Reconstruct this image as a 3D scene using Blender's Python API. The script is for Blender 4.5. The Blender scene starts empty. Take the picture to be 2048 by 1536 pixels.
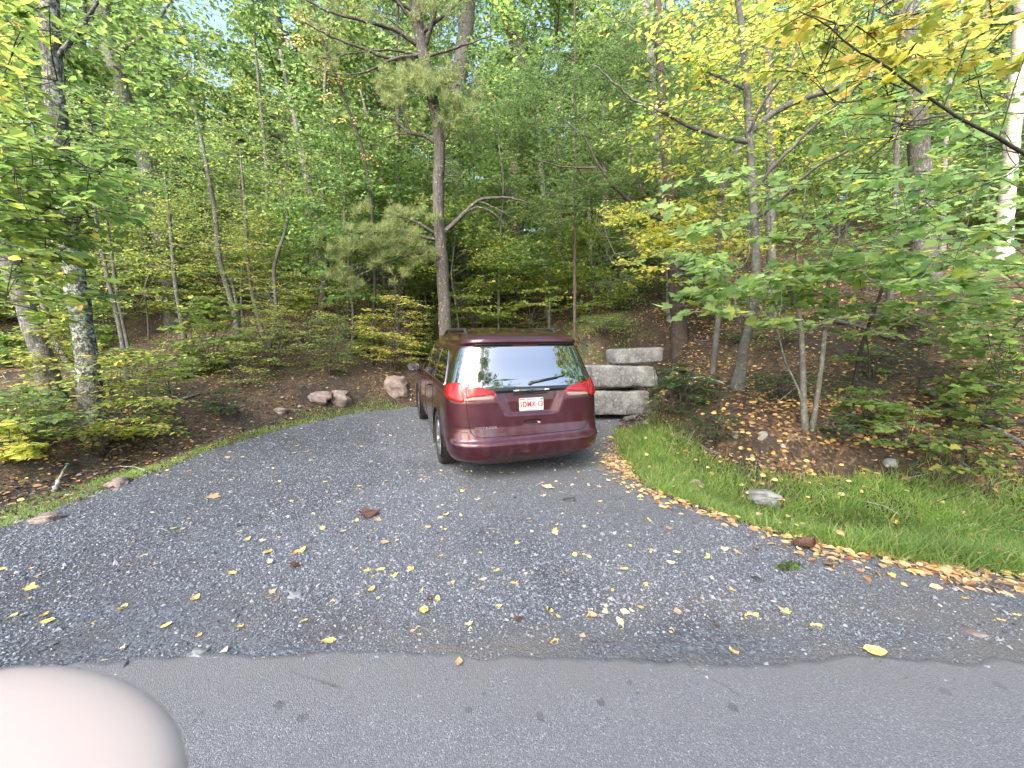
import bpy, math, random
import numpy as np
from mathutils import Matrix, Vector, Euler
random.seed(7)
RNG = np.random.default_rng(11)
SC = bpy.context.scene
COL = SC.collection
R = math.radians

# ------------------------------------------------------------------ camera
F = 790.0                       # focal length in photo pixels (photo 2048 wide)
PITCH = R(-4.5)
CAMZ = 1.55
cam = bpy.data.cameras.new('camera')
camo = bpy.data.objects.new('camera', cam)
COL.objects.link(camo)
camo.location = (0, 0, CAMZ)
camo.rotation_euler = (R(90) + PITCH, 0, 0)
cam.sensor_width = 36.0
cam.lens = F / 2048 * 36.0
cam.clip_start = 0.004
cam.clip_end = 600
cam.dof.use_dof = True
cam.dof.focus_distance = 5.0
cam.dof.aperture_fstop = 20.0
SC.camera = camo

# ------------------------------------------------------------------ world and sun
w = bpy.data.worlds.new('World')
SC.world = w
w.use_nodes = True
SUN_EL, SUN_AZ = R(38), R(200)     # sun high, behind the camera, veiled
sky = w.node_tree.nodes.new('ShaderNodeTexSky')
sky.sky_type = 'NISHITA'
sky.sun_disc = False
sky.sun_elevation = SUN_EL
sky.sun_rotation = SUN_AZ
sky.air_density = 1.0
sky.dust_density = 3.5
sky.ozone_density = 1.0
bg = w.node_tree.nodes['Background']
bg.inputs[1].default_value = 0.15
w.node_tree.links.new(sky.outputs[0], bg.inputs[0])
sl = bpy.data.lights.new('sun', 'SUN')
sl.energy = 1.25
sl.angle = R(45)
sl.color = (1.0, 0.95, 0.86)
so = bpy.data.objects.new('sun', sl)
COL.objects.link(so)
sd = Vector((math.sin(SUN_AZ) * math.cos(SUN_EL), math.cos(SUN_AZ) * math.cos(SUN_EL), math.sin(SUN_EL)))
so.rotation_euler = (-sd).to_track_quat('-Z', 'Y').to_euler()
SC.view_settings.view_transform = 'Standard'
SC.view_settings.look = 'None'
SC.view_settings.gamma = 1.0
SC.view_settings.exposure = 2.25
SC.render.engine = 'CYCLES'
SC.cycles.max_bounces = 6
SC.cycles.diffuse_bounces = 4
SC.cycles.glossy_bounces = 3
SC.cycles.transmission_bounces = 4
SC.cycles.transparent_max_bounces = 4
SC.cycles.caustics_reflective = False
SC.cycles.caustics_refractive = False
SC.cycles.use_denoising = True

FWD = np.array([0, math.cos(PITCH), math.sin(PITCH)])
UPV = np.array([0, -math.sin(PITCH), math.cos(PITCH)])
CAM = np.array([0, 0, CAMZ])
def ray(px, py):
    return np.array([(px - 1024) / F, 0, 0]) + FWD + UPV * ((768 - py) / F)
def P(px, py, Y):                  # the point Y metres in front, seen at photo pixel px, py
    d = ray(px, py)
    return CAM + d * (Y / d[1])

# ------------------------------------------------------------------ mesh building helpers
class MB:
    def __init__(s): s.v = []; s.f = []; s.n = 0; s.m = []
    def add(s, v, f, mi=0):
        v = np.asarray(v, dtype=np.float64).reshape(-1, 3)
        if isinstance(f, np.ndarray): f = [f]
        else:
            by = {}
            for q in f: by.setdefault(len(q), []).append(q)
            f = [np.array(x) for x in by.values()]
        for a in f:
            if len(a): s.f.append(a + s.n); s.m.append(mi)
        s.v.append(v); s.n += len(v)
        return s
    def build(s, name, mats, parent=None, smooth=True):
        me = bpy.data.meshes.new(name)
        v = np.concatenate(s.v) if s.v else np.zeros((0, 3))
        me.vertices.add(len(v)); me.vertices.foreach_set('co', v.astype(np.float32).ravel())
        nl = sum(a.size for a in s.f); npoly = sum(len(a) for a in s.f)
        me.loops.add(nl); me.polygons.add(npoly)
        me.loops.foreach_set('vertex_index', np.concatenate([a.ravel() for a in s.f]).astype(np.int32))
        tot = np.concatenate([np.full(len(a), a.shape[1]) for a in s.f])
        st = np.concatenate([[0], np.cumsum(tot)[:-1]])
        me.polygons.foreach_set('loop_start', st.astype(np.int32))
        mi = np.concatenate([np.full(len(a), k) for a, k in zip(s.f, s.m)])
        me.update(calc_edges=True)
        if not isinstance(mats, (list, tuple)): mats = [mats]
        for m in mats: me.materials.append(m)
        me.polygons.foreach_set('material_index', mi.astype(np.int32))
        me.polygons.foreach_set('use_smooth', np.full(npoly, bool(smooth)))
        me.validate()
        o = bpy.data.objects.new(name, me)
        COL.objects.link(o)
        if parent is not None: o.parent = parent
        return o

def tag(o, label=None, cat=None, group=None, kind=None):
    if label: o['label'] = label
    if cat: o['category'] = cat
    if group: o['group'] = group
    if kind: o['kind'] = kind
    return o
def empty(name, loc=(0, 0, 0)):
    o = bpy.data.objects.new(name, None)
    o.empty_display_size = 0.2
    o.location = loc
    COL.objects.link(o)
    return o
def copy_tree(o):
    c = o.copy(); COL.objects.link(c)
    for ch in list(o.children):
        d = ch.copy(); COL.objects.link(d); d.parent = c
    return c

def grid_faces(nr, nc, flip=False):
    i = np.arange(nr - 1)[:, None] * nc + np.arange(nc - 1)[None, :]
    q = np.stack([i, i + 1, i + nc + 1, i + nc], -1).reshape(-1, 4)
    return q[:, ::-1] if flip else q

def norm(a):
    return a / np.maximum(np.linalg.norm(a, axis=-1, keepdims=True), 1e-9)

def tube(path, rad, ns=8, rough=0.0, rng=RNG, cap=True):
    path = np.asarray(path, float); n = len(path)
    rad = np.broadcast_to(np.asarray(rad, float), (n,))
    t = norm(np.gradient(path, axis=0))
    ref = np.array([0.13, 1.0, 0.07]) if abs(t[0][1]) < 0.85 else np.array([1.0, 0.1, 0.1])
    a = norm(np.cross(t, ref)); b = np.cross(t, a)
    th = np.arange(ns) / ns * 2 * np.pi
    rr = rad[:, None] * np.ones(ns)
    if rough: rr = rr * (1 + rough * rng.normal(size=(n, ns)))
    v = path[:, None] + a[:, None] * (np.cos(th) * rr)[..., None] + b[:, None] * (np.sin(th) * rr)[..., None]
    i = np.arange(n - 1)[:, None] * ns; j = np.arange(ns)[None]
    q = np.stack([i + j, i + (j + 1) % ns, i + ns + (j + 1) % ns, i + ns + j], -1).reshape(-1, 4)
    v = v.reshape(-1, 3); f = [q]
    if cap:
        v = np.concatenate([v, path[:1], path[-1:]])
        k = np.arange(ns); m = n * ns
        f.append(np.stack([np.full(ns, m), (k + 1) % ns, k], -1))
        f.append(np.stack([np.full(ns, m + 1), (n - 1) * ns + k, (n - 1) * ns + (k + 1) % ns], -1))
    return v, f
def add_tube(mb, path, rad, ns=8, rough=0.0, mi=0, cap=True):
    v, f = tube(path, rad, ns, rough, cap=cap)
    n0 = mb.n
    for a in f: mb.f.append(a + n0); mb.m.append(mi)
    mb.v.append(v); mb.n += len(v)

def curve(pts, n):
    """smooth curve through pts"""
    pts = np.asarray(pts, float)
    if len(pts) == 2:
        t = np.linspace(0, 1, n)[:, None]
        return pts[0] * (1 - t) + pts[1] * t
    d = np.concatenate([[0], np.cumsum(np.linalg.norm(np.diff(pts, axis=0), axis=1))])
    m = np.gradient(pts, d, axis=0)
    x = np.linspace(0, d[-1], n)
    k = np.clip(np.searchsorted(d, x, 'right') - 1, 0, len(pts) - 2)
    h = (d[k + 1] - d[k])[:, None]; t = ((x - d[k])[:, None]) / h
    return ((2*t**3 - 3*t**2 + 1) * pts[k] + (t**3 - 2*t**2 + t) * h * m[k]
            + (-2*t**3 + 3*t**2) * pts[k+1] + (t**3 - t**2) * h * m[k+1])

# ------------------------------------------------------------------ material helpers
class NT:
    def __init__(s, name):
        s.mat = bpy.data.materials.new(name); s.mat.use_nodes = True
        s.t = s.mat.node_tree; s.b = s.t.nodes['Principled BSDF']; s.out = s.t.nodes['Material Output']
    def n(s, typ, **kw):
        x = s.t.nodes.new('ShaderNode' + typ)
        for k, v in kw.items():
            if k == 'inp':
                for a, b in v.items():
                    if isinstance(b, bpy.types.NodeSocket): s.t.links.new(b, x.inputs[a])
                    else: x.inputs[a].default_value = b
            else: setattr(x, k, v)
        return x
    def l(s, a, b): s.t.links.new(a, b)
    def ramp(s, fac, stops, interp='LINEAR'):
        x = s.n('ValToRGB'); cr = x.color_ramp; cr.interpolation = interp
        while len(cr.elements) > 1: cr.elements.remove(cr.elements[-1])
        cr.elements[0].position = stops[0][0]; cr.elements[0].color = (*stops[0][1], 1)
        for p_, c in stops[1:]:
            e = cr.elements.new(p_); e.color = (*c, 1)
        s.l(fac, x.inputs[0]); return x.outputs[0]
    def coord(s, kind='Object'): return s.n('TexCoord').outputs[kind]
    def noise(s, vec, scale, detail=4, rough=0.55):
        return s.n('TexNoise', inp={'Vector': vec, 'Scale': scale, 'Detail': detail, 'Roughness': rough}).outputs['Fac']
    def voro(s, vec, scale, feature='F1', out='Distance'):
        return s.n('TexVoronoi', feature=feature, inp={'Vector': vec, 'Scale': scale}).outputs[out]
    def mix(s, fac, a, b, mode='MIX'):
        x = s.n('MixRGB', blend_type=mode)
        for i, v in enumerate((fac, a, b)):
            if isinstance(v, bpy.types.NodeSocket): s.l(v, x.inputs[i])
            elif i == 0: x.inputs[0].default_value = v
            else: x.inputs[i].default_value = (*v, 1)
        return x.outputs[0]
    def math(s, op, a, b=0.0, clamp=False):
        x = s.n('Math', operation=op, use_clamp=clamp)
        for i, v in enumerate((a, b)):
            if isinstance(v, bpy.types.NodeSocket): s.l(v, x.inputs[i])
            else: x.inputs[i].default_value = v
        return x.outputs[0]
    def maprange(s, v, a, b, c=0.0, d=1.0):
        x = s.n('MapRange', inp={'Value': v, 'From Min': a, 'From Max': b, 'To Min': c, 'To Max': d}); return x.outputs[0]
    def bump(s, h, strength=0.5, dist=0.02, prev=None):
        x = s.n('Bump', inp={'Height': h, 'Strength': strength, 'Distance': dist})
        if prev is not None: s.l(prev, x.inputs['Normal'])
        return x.outputs[0]
    def scale(s, vec, sc):
        return s.n('Mapping', inp={'Vector': vec, 'Scale': sc}).outputs[0]

def simple(name, col, rough=0.5, metal=0.0, coat=0.0, spec=0.5):
    m = NT(name); b = m.b
    b.inputs['Base Color'].default_value = (*col, 1); b.inputs['Roughness'].default_value = rough
    b.inputs['Metallic'].default_value = metal; b.inputs['Coat Weight'].default_value = coat
    b.inputs['Specular IOR Level'].default_value = spec
    return m.mat
# ------------------------------------------------------------------ terrain
def sstep(x, a, b):
    t = np.clip((np.asarray(x, float) - a) / (b - a), 0, 1); return t * t * (3 - 2 * t)

CAR_R = (6.3, -2.5, 18.0); CAR_T = (0.271, 4.645, -1.148)      # pose in camera axes
def rmat(rx, ry, rz):
    rx, ry, rz = R(rx), R(ry), R(rz)
    cx, sx, cy, sy, cz, sz = math.cos(rx), math.sin(rx), math.cos(ry), math.sin(ry), math.cos(rz), math.sin(rz)
    return (np.array([[cz, -sz, 0], [sz, cz, 0], [0, 0, 1]]) @ np.array([[1, 0, 0], [0, cx, -sx], [0, sx, cx]])
            @ np.array([[cy, 0, sy], [0, 1, 0], [-sy, 0, cy]]))
_C = np.stack([np.array([1, 0, 0]), FWD, UPV], 1)
CAR_M = _C @ rmat(*CAR_R)
CAR_O = CAM + _C @ np.array(CAR_T)
CN = CAR_M[:, 2]                                                  # normal of the ground the car stands on
def car_plane(x, y):
    return CAR_O[2] - (CN[0] * (x - CAR_O[0]) + CN[1] * (y - CAR_O[1])) / CN[2]
def pad_z(x, y):
    x = np.asarray(x, float); y = np.asarray(y, float)
    a = sstep(y, 2.6, 4.8) * sstep(np.abs(x - CAR_O[0] + 0.32 * (y - 5)), 5.0, 1.6) 
    b = car_plane(x, y)
    flat = 0.012 * (y - 2.5) + 0.03 * np.clip(y - 5, 0, 20)
    return flat * (1 - a) + b * a
def pad_hit(px, py):
    d = ray(px, py); lo = 0.5
    for t in np.arange(0.5, 30, 0.02):
        p_ = CAM + d * t
        if p_[2] <= pad_z(p_[0], p_[1]): return p_
    return p_
# gravel pad outline traced on the ground (photo pixels of its edge)
left_edge = [pad_hit(*q) for q in [(-160, 1110), (0, 1062), (120, 1020), (290, 955), (420, 905), (560, 862), (700, 830), (820, 816)]]
right_edge = [pad_hit(*q) for q in [(1285, 815), (1240, 845), (1228, 885), (1245, 935), (1300, 985), (1400, 1022), (1560, 1075), (1700, 1108), (1850, 1132), (2048, 1152), (2300, 1175)]]
pad_poly = np.array([[q[0], q[1]] for q in
    [(-9, 0.9), (-9, 2.4)] + [(a[0], a[1]) for a in left_edge] + [(-2.0, 9.6), (0.2, 10.2), (1.5, 8.6)]
    + [(a[0], a[1]) for a in right_edge] + [(9, 2.5), (9, 0.9)]])
def poly_sd(x, y, poly):
    """signed distance, negative inside"""
    x = np.asarray(x, float); y = np.asarray(y, float)
    d = np.full(x.shape, 1e9); inside = np.zeros(x.shape, bool)
    for (x0, y0), (x1, y1) in zip(poly, np.roll(poly, -1, 0)):
        ex, ey = x1 - x0, y1 - y0
        t = np.clip(((x - x0) * ex + (y - y0) * ey) / (ex * ex + ey * ey + 1e-12), 0, 1)
        d = np.minimum(d, np.hypot(x - x0 - t * ex, y - y0 - t * ey))
        c = ((y0 > y) != (y1 > y)) & (x < (x1 - x0) * (y - y0) / (y1 - y0 + 1e-12) + x0)
        inside ^= c
    return np.where(inside, -d, d)

# control points of the wooded slope: photo pixel + distance
ctl = [(1300, 850, 6.3), (1450, 950, 4.9), (1700, 985, 4.4), (2048, 1030, 3.9),
       (1340, 800, 6.9), (1450, 828, 5.9), (1600, 868, 5.2), (1850, 905, 4.9), (2048, 935, 4.6),
       (1360, 695, 9.2), (1500, 745, 7.4), (1650, 740, 6.9), (1900, 700, 6.7), (2048, 690, 6.4),
       (1900, 560, 10.), (1650, 600, 11.), (1450, 610, 13.), (2048, 500, 12.5), (1800, 470, 17.), (1500, 500, 20.),
       (1240, 600, 14.5), (1100, 560, 19.), (1240, 540, 20.), (1150, 700, 10.6), (1260, 705, 9.4),
       (1190, 812, 8.0), (1290, 806, 8.0),
       (850, 640, 14.), (900, 570, 20.), (830, 765, 9.4), (700, 730, 10.5), (700, 790, 8.7),
       (600, 640, 13.), (600, 570, 20.), (560, 790, 8.3), (420, 850, 7.0), (400, 720, 10.), (400, 640, 15.),
       (290, 905, 6.1), (190, 872, 6.0), (150, 960, 5.0), (0, 1010, 4.1), (-200, 1040, 3.7), (200, 730, 9.5), (200, 660, 15.),
       (0, 860, 5.7), (0, 740, 9.0), (0, 670, 14.), (-200, 830, 5.8), (-300, 700, 10.)]
cp = [tuple(P(*c)) for c in ctl]
for xx, yy in [(-1, 10.3), (0.5, 10.9)]: cp.append((xx, yy, float(car_plane(xx, yy)) + 0.25))
for xx in (-60, -35, -15, 0, 15, 35, 60):
    for yy, zz in ((34, 10.2), (55, 17.5), (80, 25)):
        cp.append((xx, yy, zz + 0.09 * xx * (yy < 60)))
for xx in (-14, -22, -40): cp += [(xx, 4, 0.5), (xx, 9, 1.9), (xx, 18, 5.0)]
for xx in (9, 14, 24, 40): cp += [(xx, 4, 0.9 + 0.03 * xx), (xx, 9, 3.4 + 0.03 * xx), (xx, 18, 7.6)]
cp = np.array(cp)
CUT = np.array([tuple(P(*c))[:2] for c in [(1300, 846, 6.3), (1400, 905, 5.5), (1500, 948, 4.95), (1700, 975, 4.5), (2048, 1015, 4.05), (2300, 1035, 3.9)]] + [(9, 12), (1.8, 12), (1.7, 7.5)])
# thin-plate spline through the control points
def tps_fit(p, lam=0.02):
    n = len(p); d = np.hypot(p[:, 0][:, None] - p[:, 0], p[:, 1][:, None] - p[:, 1])
    K = np.where(d > 0, d * d * np.log(d + 1e-12), 0) + lam * np.eye(n)
    Q = np.c_[np.ones(n), p[:, :2]]
    A = np.block([[K, Q], [Q.T, np.zeros((3, 3))]])
    return np.linalg.solve(A, np.r_[p[:, 2], 0, 0, 0])
TPS = tps_fit(cp)
def tps(x, y):
    sh = np.shape(x); x = np.ravel(x); y = np.ravel(y); out = np.zeros(len(x))
    for i in range(0, len(x), 20000):
        xs, ys = x[i:i + 20000], y[i:i + 20000]
        d = np.hypot(xs[:, None] - cp[:, 0], ys[:, None] - cp[:, 1])
        out[i:i + 20000] = np.where(d > 0, d * d * np.log(d + 1e-12), 0) @ TPS[:-3] + TPS[-3] + TPS[-2] * xs + TPS[-1] * ys
    return out.reshape(sh)
# value noise
_N = np.random.default_rng(3).random((64, 64))
def vnoise(x, y, s):
    x = np.asarray(x) * s; y = np.asarray(y) * s
    i = np.floor(x).astype(int); j = np.floor(y).astype(int); u = x - i; v = y - j
    u = u * u * (3 - 2 * u); v = v * v * (3 - 2 * v)
    g = lambda a, b: _N[a % 64, b % 64]
    return (g(i, j) * (1 - u) + g(i + 1, j) * u) * (1 - v) + (g(i, j + 1) * (1 - u) + g(i + 1, j + 1) * u) * v - 0.5
def road_edge_y(x):
    x = np.asarray(x, float)
    return 1.92 + 0.02 * vnoise(x, 0 * x + 9, 19) + 0.012 * vnoise(x, 0 * x + 11, 41) + 0.09 * vnoise(x + 50, 0 * x, 0.7) + 0.07 * vnoise(x + 20, 0 * x + 3, 2.3) + 0.035 * vnoise(x, 0 * x + 5, 7) + 0.03 * x * (x < 0)
def ground_z(x, y):
    x = np.asarray(x, float); y = np.asarray(y, float)
    sd = poly_sd(x, y, pad_poly)
    pz = pad_z(x, y) + 0.012 * vnoise(x, y, 1.3) + 0.006 * vnoise(x, y, 5)
    yy = np.maximum(y, 2.6)
    hz = tps(x, yy)
    rough = 0.13 * vnoise(x, y, 0.9) + 0.08 * vnoise(x + 9, y, 2.3) + 0.05 * vnoise(x, y + 5, 5.5) + 0.045 * vnoise(x + 3, y, 11) * sstep(sd, 2.6, 1.0)
    k = sstep(sd, 0.0, 1.1)
    z = pz * (1 - k) + (hz + rough * sstep(sd, 0.2, 1.6)) * k
    c_ = -poly_sd(x, y, CUT); z = z + .30 * sstep(c_ + .05 * vnoise(x, y, 6), 0.0, .22) * (1 - sstep(c_, .3, 2.2)) * sstep(sd, .2, .6)
    nb = sstep(y, 2.3, 3.4)
    flat = np.where(np.abs(x) > 6, 0.0, 0.0)
    return z * nb + (pz * (1 - 0) ) * (1 - nb) if True else z
def ghit(px, py, t0=1.0):
    d = ray(px, py); ts = np.arange(t0, 60, 0.04)
    p_ = CAM[None] + d[None] * ts[:, None]
    g = ground_z(p_[:, 0], p_[:, 1])
    k = np.argmax(p_[:, 2] <= g)
    return p_[k]
def gz(x, y): return float(ground_z(np.array([x]), np.array([y]))[0])

def sheet(xs, ys, zf, cut=None):
    X, Y = np.meshgrid(xs, ys); Z = zf(X, Y)
    v = np.stack([X, Y, Z], -1).reshape(-1, 3); f = grid_faces(len(ys), len(xs))
    if cut is not None:
        keep = cut(v[:, 0], v[:, 1]); f = f[keep[f].all(1)]
        used = np.unique(f); mp = np.full(len(v), -1); mp[used] = np.arange(len(used)); v = v[used]; f = mp[f]
    return v, f
def graded(a, fine0, fine1, b, step, big):
    l = fine0 - (np.cumsum(np.geomspace(step, big, 45)))[::-1]; l = l[l > a]
    r_ = fine1 + np.cumsum(np.geomspace(step, big, 45)); r_ = r_[r_ < b]
    return np.concatenate([[a], l, np.arange(fine0, fine1 + 1e-6, step), r_, [b]])

# --- terrain material: soil, litter
m = NT('forest_soil'); oc = m.coord('Object')
n1 = m.noise(oc, 1.1, 5); n2 = m.noise(oc, 9, 6, 0.65); n3 = m.noise(oc, 45, 4, 0.7)
c = m.ramp(n2, [(0.3, (0.018, 0.014, 0.010)), (0.55, (0.050, 0.037, 0.028)), (0.75, (0.095, 0.071, 0.056))])
v1 = m.n('TexVoronoi', inp={'Vector': oc, 'Scale': 34.0, 'Randomness': 1.0})
lc = m.ramp(m.n('SeparateColor', inp={0: v1.outputs['Color']}).outputs[0],
            [(0.0, (0.05, 0.032, 0.02)), (0.35, (0.10, 0.055, 0.028)), (0.6, (0.20, 0.115, 0.05)), (0.8, (0.28, 0.19, 0.10)), (1.0, (0.36, 0.22, 0.06))], 'CONSTANT')
msk = m.math('MULTIPLY', m.maprange(n1, 0.42, 0.6), m.maprange(m.noise(oc, 14, 3), 0.42, 0.52), True)
c2 = m.mix(m.math('MULTIPLY', msk, 0.75), c, lc)
c3 = m.mix(m.maprange(n3, 0.55, 0.75, 0, 0.6), c2, (0.016, 0.012, 0.010))
gr = m.maprange(m.noise(oc, 0.8, 4), 0.56, 0.7, 0, 0.55)
c4 = m.mix(gr, c3, (0.05, 0.075, 0.022))
m.l(c4, m.b.inputs['Base Color']); m.b.inputs['Roughness'].default_value = 0.95
bh = m.bump(n2, 0.9, 0.08); bh = m.bump(n3, 0.8, 0.02, bh); m.l(bh, m.b.inputs['Normal'])
MAT_SOIL = m.mat

xs = graded(-90, -9, 9, 90, 0.055, 6); ys = graded(-30, 1.2, 13, 110, 0.055, 6)
def tz(X, Y):
    z = ground_z(X, Y)
    sd = poly_sd(X, Y, pad_poly)
    z = np.where(sd < -0.04, z - 0.035, z)
    return np.where(Y < 1.0, -0.08, z)
v, f = sheet(xs, ys, tz)
mb = MB().add(v, f); g = mb.build('ground', MAT_SOIL); tag(g, kind='structure')

# --- gravel pad
m = NT('crushed_stone'); oc = m.coord('Object')
vo = m.n('TexVoronoi', inp={'Vector': oc, 'Scale': 75.0}); sc = m.n('SeparateColor', inp={0: vo.outputs['Color']}).outputs
vo2 = m.n('TexVoronoi', inp={'Vector': oc, 'Scale': 190.0}); sc2 = m.n('SeparateColor', inp={0: vo2.outputs['Color']}).outputs
stone = m.ramp(sc[0], [(0.0, (0.05, 0.058, 0.075)), (0.4, (0.11, 0.125, 0.155)), (0.75, (0.19, 0.21, 0.255)), (0.93, (0.30, 0.32, 0.36)), (1.0, (0.38, 0.39, 0.41))])
fine = m.ramp(sc2[0], [(0.0, (0.042, 0.044, 0.05)), (0.6, (0.092, 0.096, 0.106)), (0.9, (0.16, 0.165, 0.18)), (1.0, (0.34, 0.34, 0.34))])
big = m.noise(oc, 0.55, 4, 0.6)
sep = m.n('SeparateXYZ', inp={0: oc}).outputs
leftm = m.maprange(sep[0], -0.6, -3.2)
loose = m.math('ADD', m.maprange(big, 0.48, 0.62), leftm, True)
c = m.mix(loose, fine, stone)
dirt = m.maprange(m.noise(m.scale(oc, (0.7, 2.0, 1)), 1.2, 5), 0.42, 0.62, 0, 0.9)
nr = m.maprange(sep[1], 3.0, 2.2)
dirtm = m.math('MULTIPLY', dirt, m.math('ADD', nr, m.maprange(m.noise(oc, 0.6, 3), .5, .7, 0, .6), True))
dc = m.ramp(m.noise(oc, 120, 3, .7), [(0.3, (0.07, 0.062, 0.055)), (0.7, (0.17, 0.155, 0.145))])
c = m.mix(dirtm, c, dc)
dist = m.math('MULTIPLY', vo.outputs['Distance'], 55.0)
gap = m.maprange(dist, 0.55, 0.95, 0, 0.65)
c = m.mix(m.math('MULTIPLY', gap, loose), c, (0.014, 0.014, 0.016))
m.l(c, m.b.inputs['Base Color']); m.b.inputs['Roughness'].default_value = 0.8
bb = m.bump(vo.outputs['Distance'], 0.5, -0.008); bb = m.bump(m.noise(oc, 160, 3), 0.5, 0.006, bb); m.l(bb, m.b.inputs['Normal'])
MAT_GRAVEL = m.mat
xs = np.arange(-8.8, 8.8, 0.05); ys = np.arange(1.3, 10.6, 0.05)
def pad_sheet(X, Y): return ground_z(X, Y) + 0.012
def padcut(X, Y):
    return (poly_sd(X, Y, pad_poly) < 0.06 + 0.14 * vnoise(X, Y, 3.0) + 0.1 * vnoise(X, Y, 11)) & (Y > 1.35)
v, f = sheet(xs, ys, pad_sheet, padcut)
g = MB().add(v, f).build('gravel_pad', MAT_GRAVEL); tag(g, kind='structure')

# --- asphalt road in the foreground
m = NT('asphalt'); oc = m.coord('Object')
va = m.n('TexVoronoi', inp={'Vector': oc, 'Scale': 210.0}); sa = m.n('SeparateColor', inp={0: va.outputs['Color']}).outputs
base = m.ramp(sa[0], [(0, (0.095, 0.096, 0.108)), (0.5, (0.145, 0.146, 0.160)), (0.9, (0.20, 0.20, 0.218)), (0.97, (0.28, 0.28, 0.29)), (1, (0.4, 0.4, 0.4))])
lo = m.noise(oc, 3.0, 4, 0.6)
base = m.mix(m.maprange(lo, 0.35, 0.7, 0.0, 0.35), base, (0.10, 0.102, 0.115))
vs = m.n('TexVoronoi', inp={'Vector': m.n('VectorMath', operation='ADD', inp={0: oc, 1: m.n('TexNoise', inp={'Vector': oc, 'Scale': 26.0}).outputs['Color']}).outputs[0], 'Scale': 7.0})
vs.inputs['Vector'].default_value = (0, 0, 0)
mp = m.n('VectorMath', operation='MULTIPLY', inp={0: m.n('TexNoise', inp={'Vector': oc, 'Scale': 30.0}).outputs['Color'], 1: (0.03, 0.03, 0.0)})
mv = m.n('VectorMath', operation='ADD', inp={0: oc, 1: mp.outputs[0]})
m.l(mv.outputs[0], vs.inputs['Vector'])
rnd = m.n('SeparateColor', inp={0: vs.outputs['Color']}).outputs[0]
thr = m.maprange(rnd, 0.45, 1.0, 0.0, 0.028)
spot = m.math('LESS_THAN', m.math('MULTIPLY', vs.outputs['Distance'], 0.143), thr)
base = m.mix(m.math('MULTIPLY', spot, 0.6), base, (0.028, 0.028, 0.032))
edge = m.maprange(m.math('ADD', m.n('SeparateXYZ', inp={0: oc}).outputs[1], m.maprange(m.noise(oc, 4, 5, .7), .3, .7, -.12, .12)), 1.5, 1.85)
base = m.mix(m.math('MULTIPLY', edge, m.maprange(m.noise(oc, 5, 4), .3, .6, 0, .9)), base, (0.150, 0.143, 0.140))
big = m.noise(m.scale(oc, (.5, 1.3, 1)), 1.1, 5, .65)
base = m.mix(m.maprange(big, .35, .65, 0, .38), base, (0.155, 0.15, 0.15))
ck = m.n('TexVoronoi', feature='DISTANCE_TO_EDGE', inp={'Vector': mv.outputs[0], 'Scale': .9}).outputs['Distance']
ckm = m.math('MULTIPLY', m.maprange(ck, .0, .006, 1, 0), m.maprange(m.noise(oc, 1.3, 3), .55, .62), True)
base = m.mix(m.math('MULTIPLY', ckm, .8), base, (0.02, 0.02, 0.022))
base = m.mix(m.math('MULTIPLY', m.maprange(m.noise(oc, 38, 4, .8), .62, .75), .5), base, (0.05, 0.05, 0.055))
m.l(base, m.b.inputs['Base Color']); m.b.inputs['Roughness'].default_value = 0.75
ba = m.bump(va.outputs['Distance'], 0.6, -0.004); ba = m.bump(m.noise(oc, 90, 4), 0.35, 0.006, ba); m.l(ba, m.b.inputs['Normal'])
MAT_ASPH = m.mat
xs = np.arange(-6, 6.01, 0.02); nv = 10
X = np.repeat(xs[None], nv + 1, 0); e = road_edge_y(xs)
T = np.array([1.0, .995, .98, .93, .85, .7, .5, .3, .1, -1.5, -3.2])[:, None]
Y = e[None] * T
Z = 0.016 + pad_z(X, Y) * (T > 0.5) + np.array([-.010, -.001, 0.0, .002, .004, .005, .006, .007, .008, .01, .01])[:, None] + 0 * X
v = np.stack([X, Y, Z], -1).reshape(-1, 3)
g = MB().add(v, grid_faces(nv + 1, len(xs), True)).build('road', MAT_ASPH); tag(g, kind='structure')
# ------------------------------------------------------------------ the minivan
m = NT('burgundy_paint'); b = m.b
oc = m.coord('Object')
fl = m.noise(oc, 900, 2)
dirtn = m.noise(m.scale(oc, (1, 1, 0.35)), 9, 5, .6)
zc = m.n('SeparateXYZ', inp={0: oc}).outputs[2]
c = m.ramp(fl, [(0.3, (0.036, 0.005, 0.011)), (0.7, (0.075, 0.010, 0.022))])
dm = m.math('MULTIPLY', m.maprange(dirtn, 0.45, 0.75, 0, .35), m.maprange(zc, 1.0, 0.25), True)
c = m.mix(dm, c, (0.16, 0.12, 0.11))
m.l(c, b.inputs['Base Color']); b.inputs['Metallic'].default_value = 0.55
m.l(m.maprange(dm, 0, .35, .38, .6), b.inputs['Roughness']); b.inputs['Coat Weight'].default_value = 0.9
m.l(m.maprange(dirtn, 0.3, 0.8, 0.04, 0.16), b.inputs['Coat Roughness'])
PAINT = m.mat
GLASS = simple('tinted_glass', (0.006, 0.008, 0.008), 0.03, 0, 0.0, 0.9)
GLASS.node_tree.nodes['Principled BSDF'].inputs['IOR'].default_value = 2.5
BLACK = simple('black_plastic', (0.012, 0.012, 0.013), 0.35)
GAP = simple('panel_gap', (0.004, 0.002, 0.003), 0.8)
RUBBER = simple('tyre_rubber', (0.018, 0.018, 0.018), 0.85)
CHROME = simple('chrome', (0.78, 0.79, 0.80), 0.12, 1.0)
RIMM = simple('alloy', (0.50, 0.51, 0.53), 0.3, 0.9)
UNDER = simple('underbody_black', (0.008, 0.008, 0.008), 0.9)
LRED = simple('red_lens', (0.24, 0.006, 0.007), 0.22, 0, .25)
LCLR = simple('clear_lens', (0.24, 0.18, 0.17), 0.2, 0, .3)
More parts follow.
